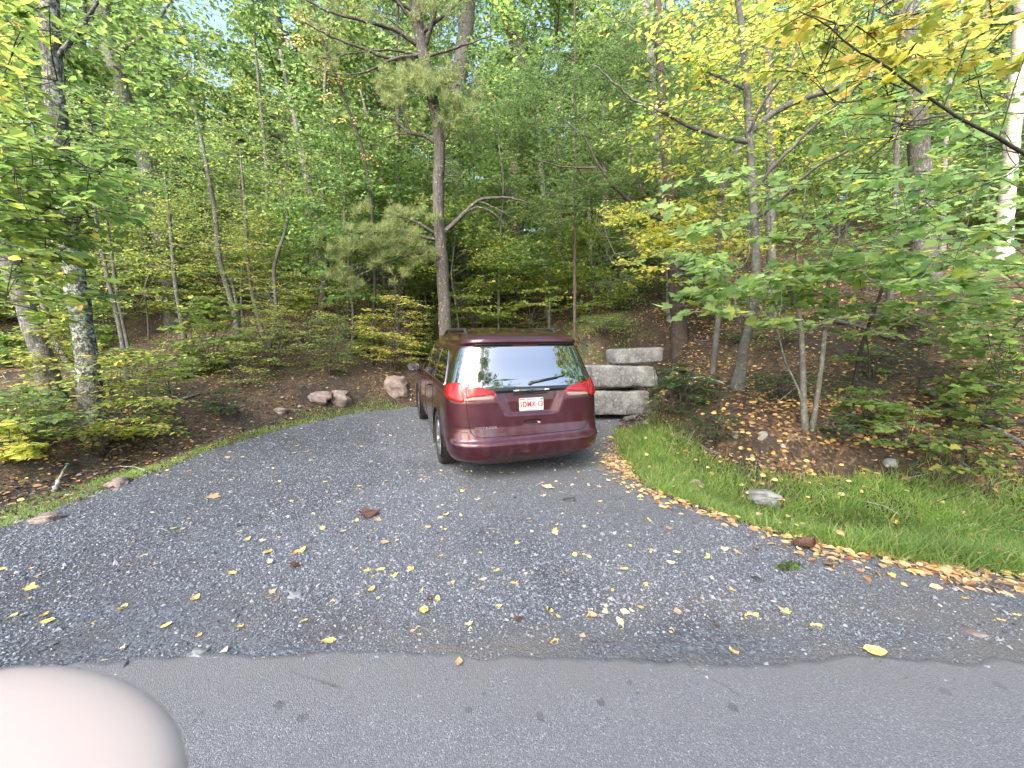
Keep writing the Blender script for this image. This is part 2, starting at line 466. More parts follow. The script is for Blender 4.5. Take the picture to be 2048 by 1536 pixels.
LDARK = simple('dark_red_lens', (0.16, 0.004, 0.006), 0.15, 0, 1.0)
LREFL = simple('reflector_red', (0.07, 0.004, 0.008), 0.2)
RAILM = simple('satin_rail', (0.05, 0.06, 0.075), 0.3, 0.6)
PWHITE = simple('plate_white', (0.36, 0.37, 0.37), 0.5)
PRED = simple('plate_red', (0.30, 0.012, 0.010), 0.5)
PBLUE = simple('plate_blue', (0.05, 0.16, 0.42), 0.5)
PGREEN = simple('sticker_green', (0.01, 0.24, 0.12), 0.5)
PORNG = simple('sticker_red', (0.7, 0.12, 0.05), 0.5)

ip = np.interp
def Wz(z): return ip(z, [.20, .26, .35, .5, .7, .85, .95, 1.05, 1.12, 1.2, 1.3, 1.4, 1.5, 1.6, 1.66, 1.70, 1.74, 1.78, 1.81, 1.835, 1.845],
                        [.80, .92, .96, .98, .985, .98, .975, .958, .94, .915, .885, .855, .82, .78, .75, .72, .68, .61, .52, .36, .2])
def Yr(z): return ip(z, [.20, .27, .30, .335, .36, .42, .46, .485, .505, .525, .60, .66, .8, .95, 1.05, 1.12, 1.2, 1.3, 1.45, 1.56, 1.592, 1.61, 1.63, 1.665, 1.70, 1.74, 1.78, 1.81, 1.835, 1.845],
                        [.20, .10, .055, .03, .018, .0, -.006, -.004, .015, .045, .07, .085, .09, .10, .115, .135, .165, .21, .285, .335, .345, .30, .28, .285, .34, .52, .85, 1.25, 1.7, 2.0])
def Yf(z): return ip(z, [.2, .3, .6, .85, .95, 1.02, 1.08, 1.2, 1.4, 1.6, 1.7, 1.76, 1.80, 1.83, 1.845],
                        [5.0, 5.12, 5.176, 5.10, 4.95, 4.6, 4.2, 3.98, 3.6, 3.2, 3.0, 2.85, 2.7, 2.5, 2.4])
NE = lambda z: ip(z, [.2, .6, 1.0, 1.3, 1.6, 1.72, 1.845], [4.2, 4.4, 4.6, 4.8, 5.2, 4.8, 3.2])
def outline(z, n=220):
    W, yr, yf, ne = float(Wz(z)), float(Yr(z)), float(Yf(z)), float(NE(z))
    L = min(0.62, (yf - yr) * .45)
    th = np.linspace(0, np.pi / 2, n)
    e = 2 / ne
    x1 = W * np.sin(th) ** e; y1 = yr + L * (1 - np.cos(th) ** e)
    ys = np.linspace(yr + L, yf - L, 120)[1:-1]
    tp = W * (1 - 0.03 * sstep(ys, 3.6, 5.0))
    x3 = W * .97 * np.cos(th) ** e; y3 = yf - L * (1 - np.sin(th) ** e)
    x = np.r_[x1, tp, x3]; y = np.r_[y1, ys, y3]
    d = np.r_[0, np.cumsum(np.hypot(np.diff(x), np.diff(y)))]
    return d, x, y
def dent(x, y, z):
    """number plate recess and handle pocket in the tailgate, shoulder crease"""
    hw = .27 + .45 * np.clip(z - .80, 0, .3)
    r_ = sstep(hw + .09 - np.abs(x), 0, .15) * sstep(z, .785, .815) * sstep(1.075 - z, 0, .02)
    h = sstep(.10 - np.abs(x), 0, .015) * sstep(z, .675, .69) * sstep(.725 - z, 0, .012)
    rear = (y < .45)
    return rear * (0.030 * r_ + .03 * h)
_oc = {}
def spt(a, z):
    """point of the body skin: a = distance round the body from the rear centre line"""
    a = np.asarray(a, float); z = np.broadcast_to(np.asarray(z, float), a.shape)
    out = np.zeros(a.shape + (3,))
    for zz in np.unique(z):
        if zz not in _oc: _oc[zz] = outline(zz)
        d, x, y = _oc[zz]; k = z == zz
        aa = np.abs(a[k]); px_ = np.interp(aa, d, x); py_ = np.interp(aa, d, y)
        py_ = py_ + dent(px_, py_, zz)
        out[k] = np.stack([np.sign(a[k]) * px_ + (a[k] == 0) * 0, py_, np.full(aa.shape, zz)], -1)
    return out
def snrm(a, z):
    e = .012
    u = spt(a + e, z) - spt(a - e, z); v = spt(a, z + e) - spt(a, z - e)
    return norm(np.cross(u, v))
def a_of_x(x, z):       # round distance for a given |x| on the rear face
    if z not in _oc: _oc[z] = outline(z)
    d, X, Y = _oc[z]; k = np.argmax(X >= X.max() - 1e-4); return float(np.interp(abs(x), X[:k + 1], d[:k + 1])) * (1 if x >= 0 else -1)
def a_of_y(y, z):
    if z not in _oc: _oc[z] = outline(z)
    d, X, Y = _oc[z]; k0 = 100; return float(np.interp(y, Y[k0:], d[k0:]))
def patch(mb, zs, aL, aR, nu=30, off=.004, thick=.012, mi=0, bulge=0.0):
    """panel lying on the body skin between two edges"""
    zs = np.asarray(zs, float); nz = len(zs)
    u = np.linspace(0, 1, nu)
    A = np.asarray(aL)[:, None] * (1 - u) + np.asarray(aR)[:, None] * u
    Z = np.repeat(zs[:, None], nu, 1)
    p_ = spt(A, Z); n_ = snrm(A, Z)
    if bulge:
        vv = np.linspace(0, 1, nz)[:, None]
        prof = (1 - np.abs(2 * u - 1) ** 6)[None] * (1 - np.abs(2 * vv - 1) ** 4)
        o_ = off + bulge * prof[..., None]
    else: o_ = off
    top = p_ + n_ * o_
    v = top.reshape(-1, 3)
    mb.add(v, grid_faces(nz, nu), mi)
    rim = np.r_[np.arange(nu), np.arange(1, nz) * nu + nu - 1, (nz - 1) * nu + np.arange(nu - 2, -1, -1), np.arange(nz - 2, 0, -1) * nu]
    rv = v[rim]; rn = n_.reshape(-1, 3)[rim]
    n = len(rim); k = np.arange(n)
    mb.add(np.concatenate([rv, rv - rn * (thick + off)]), np.stack([k, k + n, (k + 1) % n + n, (k + 1) % n], -1), mi)
def rows_from_poly(poly, nz):
    """closed smooth outline in (a,z) -> rows with left and right ends"""
    p_ = np.array(poly, float); n = len(p_)
    q = np.concatenate([p_[-3:], p_, p_[:3]]); q = curve(q, 60 * len(q))
    z0, z1 = q[:, 1].min() + 1e-4, q[:, 1].max() - 1e-4
    zs = np.round(z0 + (z1 - z0) * (1 - np.cos(np.linspace(0, np.pi, nz))) / 2, 5)
    L, R_ = [], []
    for zz in zs:
        s = (q[:-1, 1] - zz) * (q[1:, 1] - zz) <= 0
        t = (zz - q[:-1, 1][s]) / (q[1:, 1][s] - q[:-1, 1][s] + 1e-12)
        xs_ = q[:-1, 0][s] + t * (q[1:, 0][s] - q[:-1, 0][s])
        if len(xs_) == 0: xs_ = np.array([q[np.argmin(abs(q[:, 1] - zz)), 0]])
        L.append(xs_.min()); R_.append(xs_.max())
    return zs, L, R_
def strip(mb, pts, w_, off=.003, mi=0, ns=4):
    """thin line (seam, trim) along (a,z) points on the skin"""
    q = curve(pts, max(2, int(len(pts) * 12)))
    rt = None
    if not isinstance(mb, MB): rt = mb; mb = MB()
    A = q[:, 0]; Z = np.round(q[:, 1], 4)
    add_tube(mb, spt(A, Z) + snrm(A, Z) * off, w_, ns, mi=mi)
    if rt is not None: mb.build('panel_gap', GAP, rt)

def text_mesh(body, size, extr=.002, bold=0.0, space=1.0, shear=0.0):
    cu = bpy.data.curves.new('t', 'FONT'); cu.body = body; cu.size = size; cu.extrude = extr; cu.offset = bold
    cu.align_x = 'CENTER'; cu.align_y = 'CENTER'; cu.space_character = space; cu.shear = shear; cu.resolution_u = 3
    o = bpy.data.objects.new('t', cu); COL.objects.link(o)
    bpy.context.view_layer.update()
    me = bpy.data.meshes.new_from_object(o.evaluated_get(bpy.context.evaluated_depsgraph_get()))
    v = np.array([tuple(x.co) for x in me.vertices]); f = [tuple(p_.vertices) for p_ in me.polygons]
    bpy.data.objects.remove(o); bpy.data.curves.remove(cu); bpy.data.meshes.remove(me)
    return v, f

def build_van():
    root = empty('minivan')
    tag(root, 'dark red minivan parked nose in on the gravel, seen from behind', 'car')
    # body skin
    zs = np.unique(np.round(np.r_[np.linspace(.20, .68, 34), np.linspace(.675, .80, 11), np.linspace(.80, 1.10, 22), np.linspace(1.1, 1.6, 22),
                         np.linspace(1.58, 1.72, 20), np.linspace(1.72, 1.82, 12), 1.828, 1.834, 1.838, 1.842, 1.845], 4))
    cols_a = np.r_[np.arange(0, 1.5, .02)]
    nf = 190
    V = []
    for z in zs:
        d, x, y = outline(z); tot = d[-1]
        ar = cols_a / 1.5 * min(1.5, tot * .6)
        a = np.r_[ar, np.linspace(min(1.5, tot * .6), tot, nf)]
        V.append(spt(a, z))
    V = np.array(V); nr, nc = V.shape[:2]
    P2 = V.copy()
    side = (P2[..., 1] > .55)
    dele = np.zeros((nr, nc), bool)
    for yc in (1.08, 4.165):
        dy = P2[..., 1] - yc; dz = P2[..., 2] - .36; r_ = np.hypot(dy, dz) + 1e-9
        near = side & (np.abs(r_ - .415) < .016)
        s = .415 / r_
        P2[..., 1] = np.where(near, yc + dy * s, P2[..., 1]); P2[..., 2] = np.where(near, .36 + dz * s, P2[..., 2])
        flare = side & (r_ < .50)
        P2[..., 0] = P2[..., 0] + np.where(flare, .012 * np.clip((.50 - r_) / .085, 0, 1), 0)
        dele |= side & (r_ < .3985)
    v = P2.reshape(-1, 3); f = grid_faces(nr, nc)
    f = f[~dele.reshape(-1)[f].any(1)]
    vl = v * np.array([-1, 1, 1]); n = len(v)
    bm_ = MB(); bm_.add(np.concatenate([v, vl]), np.concatenate([f, f[:, ::-1] + n]))
    # roof cap
    top = P2[-1]; k = nc
    bm_.add(np.concatenate([top, top * np.array([-1, 1, 1])]), np.stack([np.arange(k - 1), np.arange(1, k), np.arange(1, k) + k, np.arange(k - 1) + k], -1))
    body = bm_.build('body', PAINT, root)
    bmm = bpy.data.meshes[body.data.name]
    import bmesh
    bb = bmesh.new(); bb.from_mesh(bmm); bmesh.ops.remove_doubles(bb, verts=bb.verts, dist=.0004)
    bmesh.ops.recalc_face_normals(bb, faces=bb.faces); bb.to_mesh(bmm); bb.free()
    # dark underside and wheel wells
    ub = MB()
    for yc in (1.08, 4.165):
        th = np.linspace(R(-25), R(205), 26)
        for s in (-1, 1):
            prof = np.stack([np.cos(th) * .405, np.sin(th) * .405], -1)
            vv = []
            for xx in (.985, .60):
                vv.append(np.stack([np.full(26, s * xx), yc + prof[:, 0], .36 + prof[:, 1]], -1))
            ub.add(np.concatenate(vv), np.stack([np.arange(25), np.arange(1, 26), np.arange(1, 26) + 26, np.arange(25) + 26], -1))
            cap = vv[1]; ub.add(cap, [tuple(range(26))])
            add_tube(ub, np.stack([np.full(26, s * .995), yc + prof[:, 0] * 1.018, .36 + prof[:, 1] * 1.018], -1), .008, 5)
    ys_ = np.array([.22, .6, 1.5, 3.7, 4.6, 4.95]); hw = np.array([.72, .62, .88, .88, .62, .7])
    pl = np.concatenate([np.stack([-hw, ys_, np.full(6, .235)], -1), np.stack([hw, ys_, np.full(6, .235)], -1)])
    ub.add(pl, np.stack([np.arange(5), np.arange(1, 6), np.arange(1, 6) + 6, np.arange(5) + 6], -1))
    add_tube(ub, [(-.75, 1.08, .34), (.75, 1.08, .34)], .05, 8); add_tube(ub, [(-.75, 4.16, .34), (.75, 4.16, .34)], .05, 8)
    add_tube(ub, curve([(.35, .35, .30), (.40, .8, .27), (.35, 2.2, .25)], 14), .035, 8)
    add_tube(ub, [(-.35, .55, .30), (.35, .55, .30)], .09, 12)
    ub.build('underbody', UNDER, root)
    # rear glass: wraps into the corner pillars
    zs_ = np.round(np.linspace(1.10, 1.586, 26), 4)
    half = np.array([ip(z, [1.10, 1.14, 1.3, 1.45, 1.54, 1.57, 1.586], [.95, .94, .89, .83, .775, .74, .64]) for z in zs_])
    aa = np.array([a_of_x(min(h, float(Wz(z)) * .995), z) for h, z in zip(half, zs_)])
    gl = MB(); patch(gl, zs_, -aa, aa, 60, .004, .02)
    rg = gl.build('rear_window', GLASS, root)
    # black strip below glass joining the lamps
    q = MB(); zz = np.round(np.linspace(1.045, 1.112, 8), 4)
    lim = [a_of_x(ip(z, [1.045, 1.07, 1.112], [.40, .62, .90]), z) for z in zz]
    patch(q, zz, [-l_ for l_ in lim], lim, 40, .006, .02)
    q.build('black_trim_strip', BLACK, root)
    # spoiler: overhanging lip
    sp = MB()
    zz = np.round(np.array([1.586, 1.595, 1.603, 1.612]), 4)
    A0 = a_of_x(.62, 1.60)
    patch(sp, zz, [-A0] * 4, [A0] * 4, 50, .004, .01)
    sp.build('high_brake_light_housing', BLACK, root)
    bl = MB(); patch(bl, np.round(np.array([1.594, 1.604]), 4), [-.16] * 2, [.16] * 2, 12, .009, .01); bl.build('high_brake_light', LDARK, root)
    # seams
    sm = root; zt = 1.60
    for s in (-1, 1):
        pts = [(s * a_of_x(.775, 1.06), 1.06), (s * a_of_x(.765, .9), .9), (s * a_of_x(.75, .75), .75), (s * a_of_x(.735, .65), .65), (s * a_of_x(.70, .585), .585), (s * a_of_x(.62, .562), .562)]
        strip(sm, pts, .0035, .001)
        strip(sm, [(s * a_of_x(.79, 1.08), 1.08), (s * a_of_x(.775, 1.2), 1.2), (s * a_of_x(.735, 1.35), 1.35), (s * a_of_x(.68, 1.5), 1.5), (s * a_of_x(.63, 1.60), 1.60)], .0030, .005)
        # bumper to body seam round the corner
        strip(sm, [(s * a_of_x(.76, .74), .62), (s * a_of_x(.93, .7), .64), (s * a_of_y(.62, .7), .68), (s * a_of_y(.68, .7), .70)], .0025, .001)
        # doors
        for yd, zt_ in ((1.62, 1.10), (2.62, 1.10), (3.55, 1.08)):
            strip(sm, [(s * a_of_y(yd, .32), .32), (s * a_of_y(yd, .7), .7), (s * a_of_y(yd, zt_), zt_)], .004, .001)
        strip(sm, [(s * a_of_y(.85, 1.0), 1.0), (s * a_of_y(1.6, 1.0), 1.0), (s * a_of_y(2.6, 1.0), 1.0)], .006, .001)
    strip(sm, [(a, .560) for a in np.linspace(-a_of_x(.62, .562), a_of_x(.62, .562), 9)], .0045, .001)
    # tail lamps
    for s in (-1, 1):
        lamp = MB()
        ai = a_of_x(.425, 1.05); ao = a_of_y(.52, 1.05)
        P_ = [(ai, 1.025), (ai + .03, 1.075), (ai + .12, 1.115), (ai + .30, 1.135), (ao - .12, 1.15), (ao - .02, 1.135), (ao, 1.06), (ao - .04, 1.01), (ao - .17, .984), (ai + .34, .974), (ai + .14, .974), (ai + .035, .988)]
        zz, L_, R_ = rows_from_poly(P_, 22)
        if s < 0: L_, R_ = [-r_ for r_ in R_], [-l_ for l_ in L_]
        patch(lamp, zz, L_, R_, 40, .008, .02)
        lo = lamp.build('tail_light', LDARK, root)
        asm = a_of_x(.775, 1.0)
        # red upper lens, inner and outer
        for nm, mt, poly in (('red_lens', LRED, [(ai + .022, 1.035), (ai + .06, 1.078), (ai + .15, 1.105), (ai + .25, 1.118), (asm - .012, 1.125), (asm - .010, 1.06), (asm - .012, 1.014), (ai + .24, 1.018), (ai + .14, 1.034), (ai + .07, 1.034)]),
                             ('red_lens', LRED, [(asm + .014, 1.14), (ao - .12, 1.142), (ao - .04, 1.125), (ao - .028, 1.06), (ao - .06, 1.02), (ao - .17, .998), (asm + .014, .988), (asm + .012, 1.04)]),
                             ('reversing_lens', LCLR, [(ai + .03, 1.012), (ai + .10, 1.022), (ai + .2, 1.008), (asm - .02, .996), (asm - .02, .988), (ai + .3, .984), (ai + .14, .986), (ai + .045, .996)])):
            zz, L_, R_ = rows_from_poly(poly, 14)
            if s < 0: L_, R_ = [-r_ for r_ in R_], [-l_ for l_ in L_]
            q = MB(); patch(q, zz, L_, R_, 24, .012, .006, bulge=.008); q.build(nm, mt, lo)
        # bumper reflector
        q = MB(); zz, L_, R_ = rows_from_poly([(a_of_x(.52, .33), .343), (a_of_x(.65, .33), .352), (a_of_x(.78, .33), .352), (a_of_x(.80, .33), .335), (a_of_x(.65, .33), .331), (a_of_x(.53, .33), .333)], 6)
        if s < 0: L_, R_ = [-r_ for r_ in R_], [-l_ for l_ in L_]
        patch(q, zz, L_, R_, 16, .004, .01); q.build('bumper_reflector', LREFL, root)
    # side windows with bright surround
    for s in (-1, 1):
        for (y0a, y0b, y1a, y1b) in ((.86, .72, 1.58, 1.58), (1.66, 1.66, 2.58, 2.58), (2.68, 2.68, 3.52, 3.28)):
            zz = np.round(np.linspace(1.125, 1.545, 12), 4)
            t = np.linspace(0, 1, 12)
            L_ = np.array([a_of_y(y0b + (y0a - y0b) * tt if y0a < 1 else y0a, z) for tt, z in zip(t, zz)])
            if y0a < 1: L_ = np.array([a_of_y(.60 + .42 * tt ** 1.5, z) for tt, z in zip(t, zz)])
            R_ = np.array([a_of_y(y1a + (y1b - y1a) * tt, z) for tt, z in zip(t, zz)])
            q = MB()
            if s < 0: patch(q, zz, -R_, -L_, 24, .003, .012)
            else: patch(q, zz, L_, R_, 24, .003, .012)
            q.build('side_window', GLASS, root)
        q = MB()
        strip(q, [(s * a_of_y(y, 1.115), 1.115) for y in (.64, 1.2, 2.2, 3.0, 3.6)], .008, .004)
        strip(q, [(s * a_of_y(.58, 1.115), 1.118), (s * a_of_y(.66, 1.22), 1.22), (s * a_of_y(.80, 1.38), 1.38), (s * a_of_y(1.03, 1.53), 1.53), (s * a_of_y(1.2, 1.556), 1.556), (s * a_of_y(2.3, 1.56), 1.56), (s * a_of_y(3.1, 1.555), 1.555)], .007, .004)
        q.build('window_trim', CHROME, root)
        for yd in (1.85, 2.85):
            q = MB(); pts = np.array([(s * (float(Wz(.98)) + o_), yd + u_, .965) for u_, o_ in ((0, .0), (.03, .035), (.12, .045), (.21, .035), (.24, 0))])
            add_tube(q, curve(pts, 14), .013, 8); q.build('door_handle', PAINT, root)
        # door mirror
        q = MB(); c_ = np.array([s * 1.10, 3.62, 1.14])
        u_, v_ = np.meshgrid(np.linspace(0, 2 * np.pi, 25), np.linspace(0, np.pi, 13))
        sp_ = np.stack([np.sign(np.cos(u_) * np.sin(v_)) * np.abs(np.cos(u_) * np.sin(v_)) ** .7 * .125, np.sin(u_) * np.sin(v_) * .07, np.sign(np.cos(v_)) * np.abs(np.cos(v_)) ** .75 * .085], -1)
        q.add((sp_ + c_).reshape(-1, 3), grid_faces(13, 25))
        add_tube(q, curve([(s * .90, 3.66, 1.06), (s * .97, 3.65, 1.06), (s * 1.04, 3.63, 1.10)], 8), .03, 8)
        mo = q.build('door_mirror', BLACK, root)
        q = MB(); rr = np.linspace(0, 2 * np.pi, 25)[:-1]
        fr = np.stack([c_[0] + np.sign(np.cos(rr)) * np.abs(np.cos(rr)) ** .7 * .105, np.full(24, c_[1] - .068), c_[2] + np.sign(np.sin(rr)) * np.abs(np.sin(rr)) ** .75 * .068], -1)
        q.add(fr, [tuple(range(24))]); q.build('mirror_glass', GLASS, mo, False)
        # roof rail
        q = MB(); pts = [(s * .615, .78, 1.715), (s * .617, .86, 1.765), (s * .615, 1.2, 1.79), (s * .61, 2.0, 1.805), (s * .60, 2.6, 1.79), (s * .595, 2.8, 1.74)]
        pp = curve(pts, 40); w_ = .024 + 0 * pp[:, 0]
        add_tube(q, pp, w_, 8)
        for yy in (.84, 1.75, 2.7):
            add_tube(q, [(s * .61, yy - .05, 1.72), (s * .613, yy, 1.765), (s * .61, yy + .05, 1.72)], .02, 6)
        q.build('roof_rail', RAILM, root)
    # shark fin aerial
    q = MB(); ys_ = np.linspace(0, .15, 12); hh = .062 * np.clip(1 - ((ys_ - .02) / .13) ** 2, 0.02, 1) ** .8; hh[0] = .05; wd = np.full(12, .016)
    ring = []
    for yy, h_, wv in zip(ys_, hh, wd):
        ring.append([(-wv, .72 + yy, 1.755), (-wv * .45, .72 + yy, 1.76 + h_ * .7), (0, .72 + yy, 1.762 + h_), (wv * .45, .72 + yy, 1.76 + h_ * .7), (wv, .72 + yy, 1.755)])
    ring = np.array(ring); q.add(ring.reshape(-1, 3), grid_faces(12, 5)); q.add(ring[0], [(0, 1, 2, 3, 4)])
    q.build('roof_aerial', PAINT, root)
    # wiper
    q = MB()
    wp = lambda x, z, o_: spt(np.array([a_of_x(x, z)]), np.array([z]))[0] + snrm(np.array([a_of_x(x, z)]), np.array([z]))[0] * o_
    add_tube(q, [wp(0.0, 1.15, .03), wp(.16, 1.17, .035), wp(.36, 1.195, .028)], [.013, .009, .006], 6)
    add_tube(q, [wp(.02, 1.165, .018), wp(.22, 1.19, .018), wp(.44, 1.215, .014)], .007, 5)
    add_tube(q, [wp(0, 1.145, 0), wp(0, 1.145, .04)], .022, 10)
    q.build('rear_wiper', BLACK, root)
    # rear frames to put flat things on the tailgate
    def frame(x, z, off):
        a = a_of_x(x, z) if x else 0.0; p_ = spt(np.array([a]), np.array([z]))[0]; n_ = snrm(np.array([a + 1e-6]), np.array([z]))[0]
        e1 = norm(np.cross(np.array([0, 0, 1.]), -n_)) * -1
        e1 = e1 if e1[0] > 0 else -e1
        e2 = np.cross(n_, e1); e2 = e2 if e2[2] > 0 else -e2
        return p_ + n_ * off, e1, e2, n_
    def place(fr, v): o_, e1, e2, n_ = fr; v = np.asarray(v); return o_ + v[:, :1] * e1 + v[:, 1:2] * e2 + v[:, 2:3] * n_
    # chrome winged badge
    fr = frame(0, 1.075, .012); q = MB()
    L1 = np.linspace(-1, 1, 41); up = .030 * (1 - np.abs(L1)) ** .6 + .003; dn = -.022 * (1 - np.abs(L1)) ** .5 - .002
    xs_ = L1 * .225; arc = -.01 * (1 - L1 ** 2) + .008
    cen = .010 * np.exp(-(L1 / .16) ** 2)
    ring = np.stack([np.stack([xs_, arc + dn - cen, 0 * xs_], -1), np.stack([xs_, arc + (up + dn) / 2, .010 + 0 * xs_], -1), np.stack([xs_, arc + up, 0 * xs_], -1)], 0)
    wv = place(fr, ring.reshape(-1, 3))
    q.add(wv, grid_faces(3, 41)); q.build('winged_badge', CHROME, root, False)
    q = MB(); t = np.linspace(0, 2 * np.pi, 25)[:-1]
    q.add(place(fr, np.stack([np.cos(t) * .040, np.sin(t) * .011 - .002, np.full(24, .0125)], -1)), [tuple(range(24))]); q.build('badge_centre', simple('badge_blue', (.05, .07, .11), .3, .5), root, False)
    # lettering VOYAGER
    v, f = text_mesh('VOYAGER', .036, .002, .0009, 1.12)
    v[:, 0] *= 1.45
    q = MB(); q.add(place(frame(-.555, .665, .004), v), f); q.build('model_lettering', CHROME, root, False)
    # number plate
    pf = frame(0, .905, .012)
    q = MB(); W2, H2 = .1525, .076; t = []
    for cx_, cy_, a0 in ((W2 - .012, H2 - .012, 0), (-W2 + .012, H2 - .012, 90), (-W2 + .012, -H2 + .012, 180), (W2 - .012, -H2 + .012, 270)):
        for k in range(5): t.append((cx_ + .012 * math.cos(R(a0 + 22.5 * k)), cy_ + .012 * math.sin(R(a0 + 22.5 * k))))
    t = np.array(t); n = len(t)
    fv = place(pf, np.c_[t, np.full(n, .002)]); bv = place(pf, np.c_[t, np.full(n, -.006)])
    q.add(np.concatenate([fv, bv]), [tuple(range(n))] + [(i, i + n, (i + 1) % n + n, (i + 1) % n) for i in range(n)])
    plate = q.build('number_plate', PWHITE, root, False)
    def ptext(body, size, x, y, mat, name, sx=1, bold=0, space=1.0):
        v, f = text_mesh(body, size, .0006, bold, space); v[:, 0] = v[:, 0] * sx + x; v[:, 1] += y; v[:, 2] += .003
        MB().add(place(pf, v), f).build(name, mat, plate, False)
    ptext('1DMX 13', .088, 0, -.003, PRED, 'plate_number', .80, .0016, 1.06)
    ptext('Massachusetts', .021, .004, .061, PBLUE, 'plate_state', 1.0, .0003)
    ptext('The Spirit of America', .0145, 0, -.0655, PBLUE, 'plate_motto', 1.0, .0002)
    for (x0, x1, mt) in ((-.146, -.085, PORNG), (.115, .147, PGREEN)):
        y0, y1 = (.048, .069) if mt is PGREEN else (.054, .069)
        MB().add(place(pf, [(x0, y0, .0032), (x1, y0, .0032), (x1, y1, .0032), (x0, y1, .0032)]), np.array([[0, 1, 2, 3]])).build('plate_sticker', mt, plate, False)
    q = MB()
    q.add(place(frame(0, 1.03, .006), [(-.2, -.008, .03), (.2, -.008, .03), (.2, .006, .034), (-.2, .006, .034), (-.2, -.008, -.02), (.2, -.008, -.02)]), np.array([[0, 1, 2, 3], [0, 4, 5, 1]]))
    q.build('plate_lamp_bar', BLACK, root, False)
    # tailgate handle slot
    fr = frame(0, .70, -.012); q = MB()
    t = [(-.075, .012), (-.06, .018), (.06, .018), (.075, .012), (.07, -.012), (-.07, -.012)]
    q.add(place(fr, np.c_[np.array(t), np.full(6, .014)]), [tuple(range(6))]); q.build('tailgate_handle', BLACK, root, False)
    # wheels
    for yc in (1.08, 4.165):
        for s in (-1, 1):
            wr = empty('wheel'); wr.parent = root; wr.location = (s * .868, yc, .365)
            q = MB()
            prof = [(.235, -.10), (.30, -.118), (.345, -.112), (.362, -.085), (.366, -.05), (.367, 0), (.366, .05), (.362, .085), (.345, .112), (.30, .118), (.235, .10), (.225, 0)]
            th = np.linspace(0, 2 * np.pi, 49)[:-1]
            vv = np.array([[(x_, r_ * math.cos(t_), r_ * math.sin(t_)) for (r_, x_) in prof] for t_ in th]).reshape(-1, 3)
            np_ = len(prof); i = np.arange(48)[:, None]; j = np.arange(np_)[None]
            q.add(vv, np.stack([i * np_ + j, i * np_ + (j + 1) % np_, ((i + 1) % 48) * np_ + (j + 1) % np_, ((i + 1) % 48) * np_ + j], -1).reshape(-1, 4))
            for xg in (-.055, -.018, .018, .055):
                pass
            q.build('tyre', RUBBER, wr)
            q = MB()
            prof = [(.236, .10), (.228, .105), (.215, .085), (.205, .02), (.20, -.08)]
            vv = np.array([[(s * x_, r_ * math.cos(t_), r_ * math.sin(t_)) for (r_, x_) in prof] for t_ in th]).reshape(-1, 3); np_ = 5
            j = np.arange(4)[None]
            q.add(vv, np.stack([i * np_ + j, i * np_ + j + 1, ((i + 1) % 48) * np_ + j + 1, ((i + 1) % 48) * np_ + j], -1).reshape(-1, 4))
            for k in range(10):
                a0 = k * 2 * np.pi / 10
                d0 = np.array([0, math.cos(a0), math.sin(a0)])
                add_tube(q, [d0 * .03 + np.array([s * .075, 0, 0]), d0 * .13 + np.array([s * .085, 0, 0]), d0 * .225 + np.array([s * .092, 0, 0])], [.028, .020, .017], 6)
            add_tube(q, [(s * .05, 0, 0), (s * .095, 0, 0)], .045, 14)
            q.build('rim', RIMM, wr)
            q = MB(); t_ = np.linspace(0, 2 * np.pi, 33)[:-1]
            q.add(np.stack([np.full(32, s * .02), .21 * np.cos(t_), .21 * np.sin(t_)], -1), [tuple(range(32))]); q.build('brake_disc', UNDER, wr, False)
    root.matrix_world = Matrix.Translation(Vector(CAR_O)) @ Matrix(CAR_M.tolist()).to_4x4()
    return root
VAN = build_van()
# ------------------------------------------------------------------ bark and leaf materials
def bark(name, dark, mid, light, lichen=0.0, stretch=5.0, scale=7.0, birch=False, lcol=(.30, .34, .27)):
    m = NT(name); oc = m.coord('Object')
    sv = m.scale(oc, (stretch, stretch, 1.0)) if not birch else m.scale(oc, (1.2, 1.2, 9.0))
    n1 = m.noise(sv, scale, 5, .7)
    c = m.ramp(n1, [(0.3, dark), (0.5, mid), (0.72, light)])
    if birch: c = m.ramp(n1, [(0.30, (0.03, 0.028, 0.025)), (0.40, mid), (0.6, light), (1, light)])
    if lichen:
        l1 = m.noise(oc, 20, 5, .75); l2 = m.noise(oc, 2.2, 2)
        th = 0.62 - 0.14 * lichen
        k = m.math('MULTIPLY', m.maprange(l1, th, th + .06), m.maprange(l2, .38, .58, .25, 1), True)
        c = m.mix(k, c, lcol)
    m.l(c, m.b.inputs['Base Color']); m.b.inputs['Roughness'].default_value = 0.9
    m.l(m.bump(n1, 0.9, 0.02), m.b.inputs['Normal'])
    return m.mat
B_OAK = bark('dark_lichen_bark', (.014, .013, .012), (.045, .042, .038), (.10, .095, .085), .95, 6, 8)
B_GREY = bark('grey_bark', (.035, .033, .030), (.10, .095, .085), (.19, .18, .16), .5, 6, 7)
B_PINE = bark('pine_bark', (.022, .019, .017), (.06, .052, .046), (.11, .098, .088), .35, 4, 6)
B_HEM = bark('hemlock_bark', (.025, .018, .014), (.065, .048, .038), (.12, .09, .07), .1, 8, 7)
B_BEECH = bark('smooth_bark', (.05, .047, .042), (.09, .086, .076), (.14, .135, .12), .6, 1.5, 3, lcol=(.22, .23, .19))
B_TWIG = bark('brown_twig_bark', (.03, .025, .02), (.06, .05, .04), (.10, .085, .07), 0, 3, 8)
B_BIRCH = bark('white_birch_bark', (.03, .03, .03), (.34, .325, .29), (.50, .485, .45), 0, 1, 3, True)
B_MIX = bark('pale_birch_bark', (.03, .03, .03), (.17, .165, .15), (.32, .31, .28), .5, 1, 3, True)
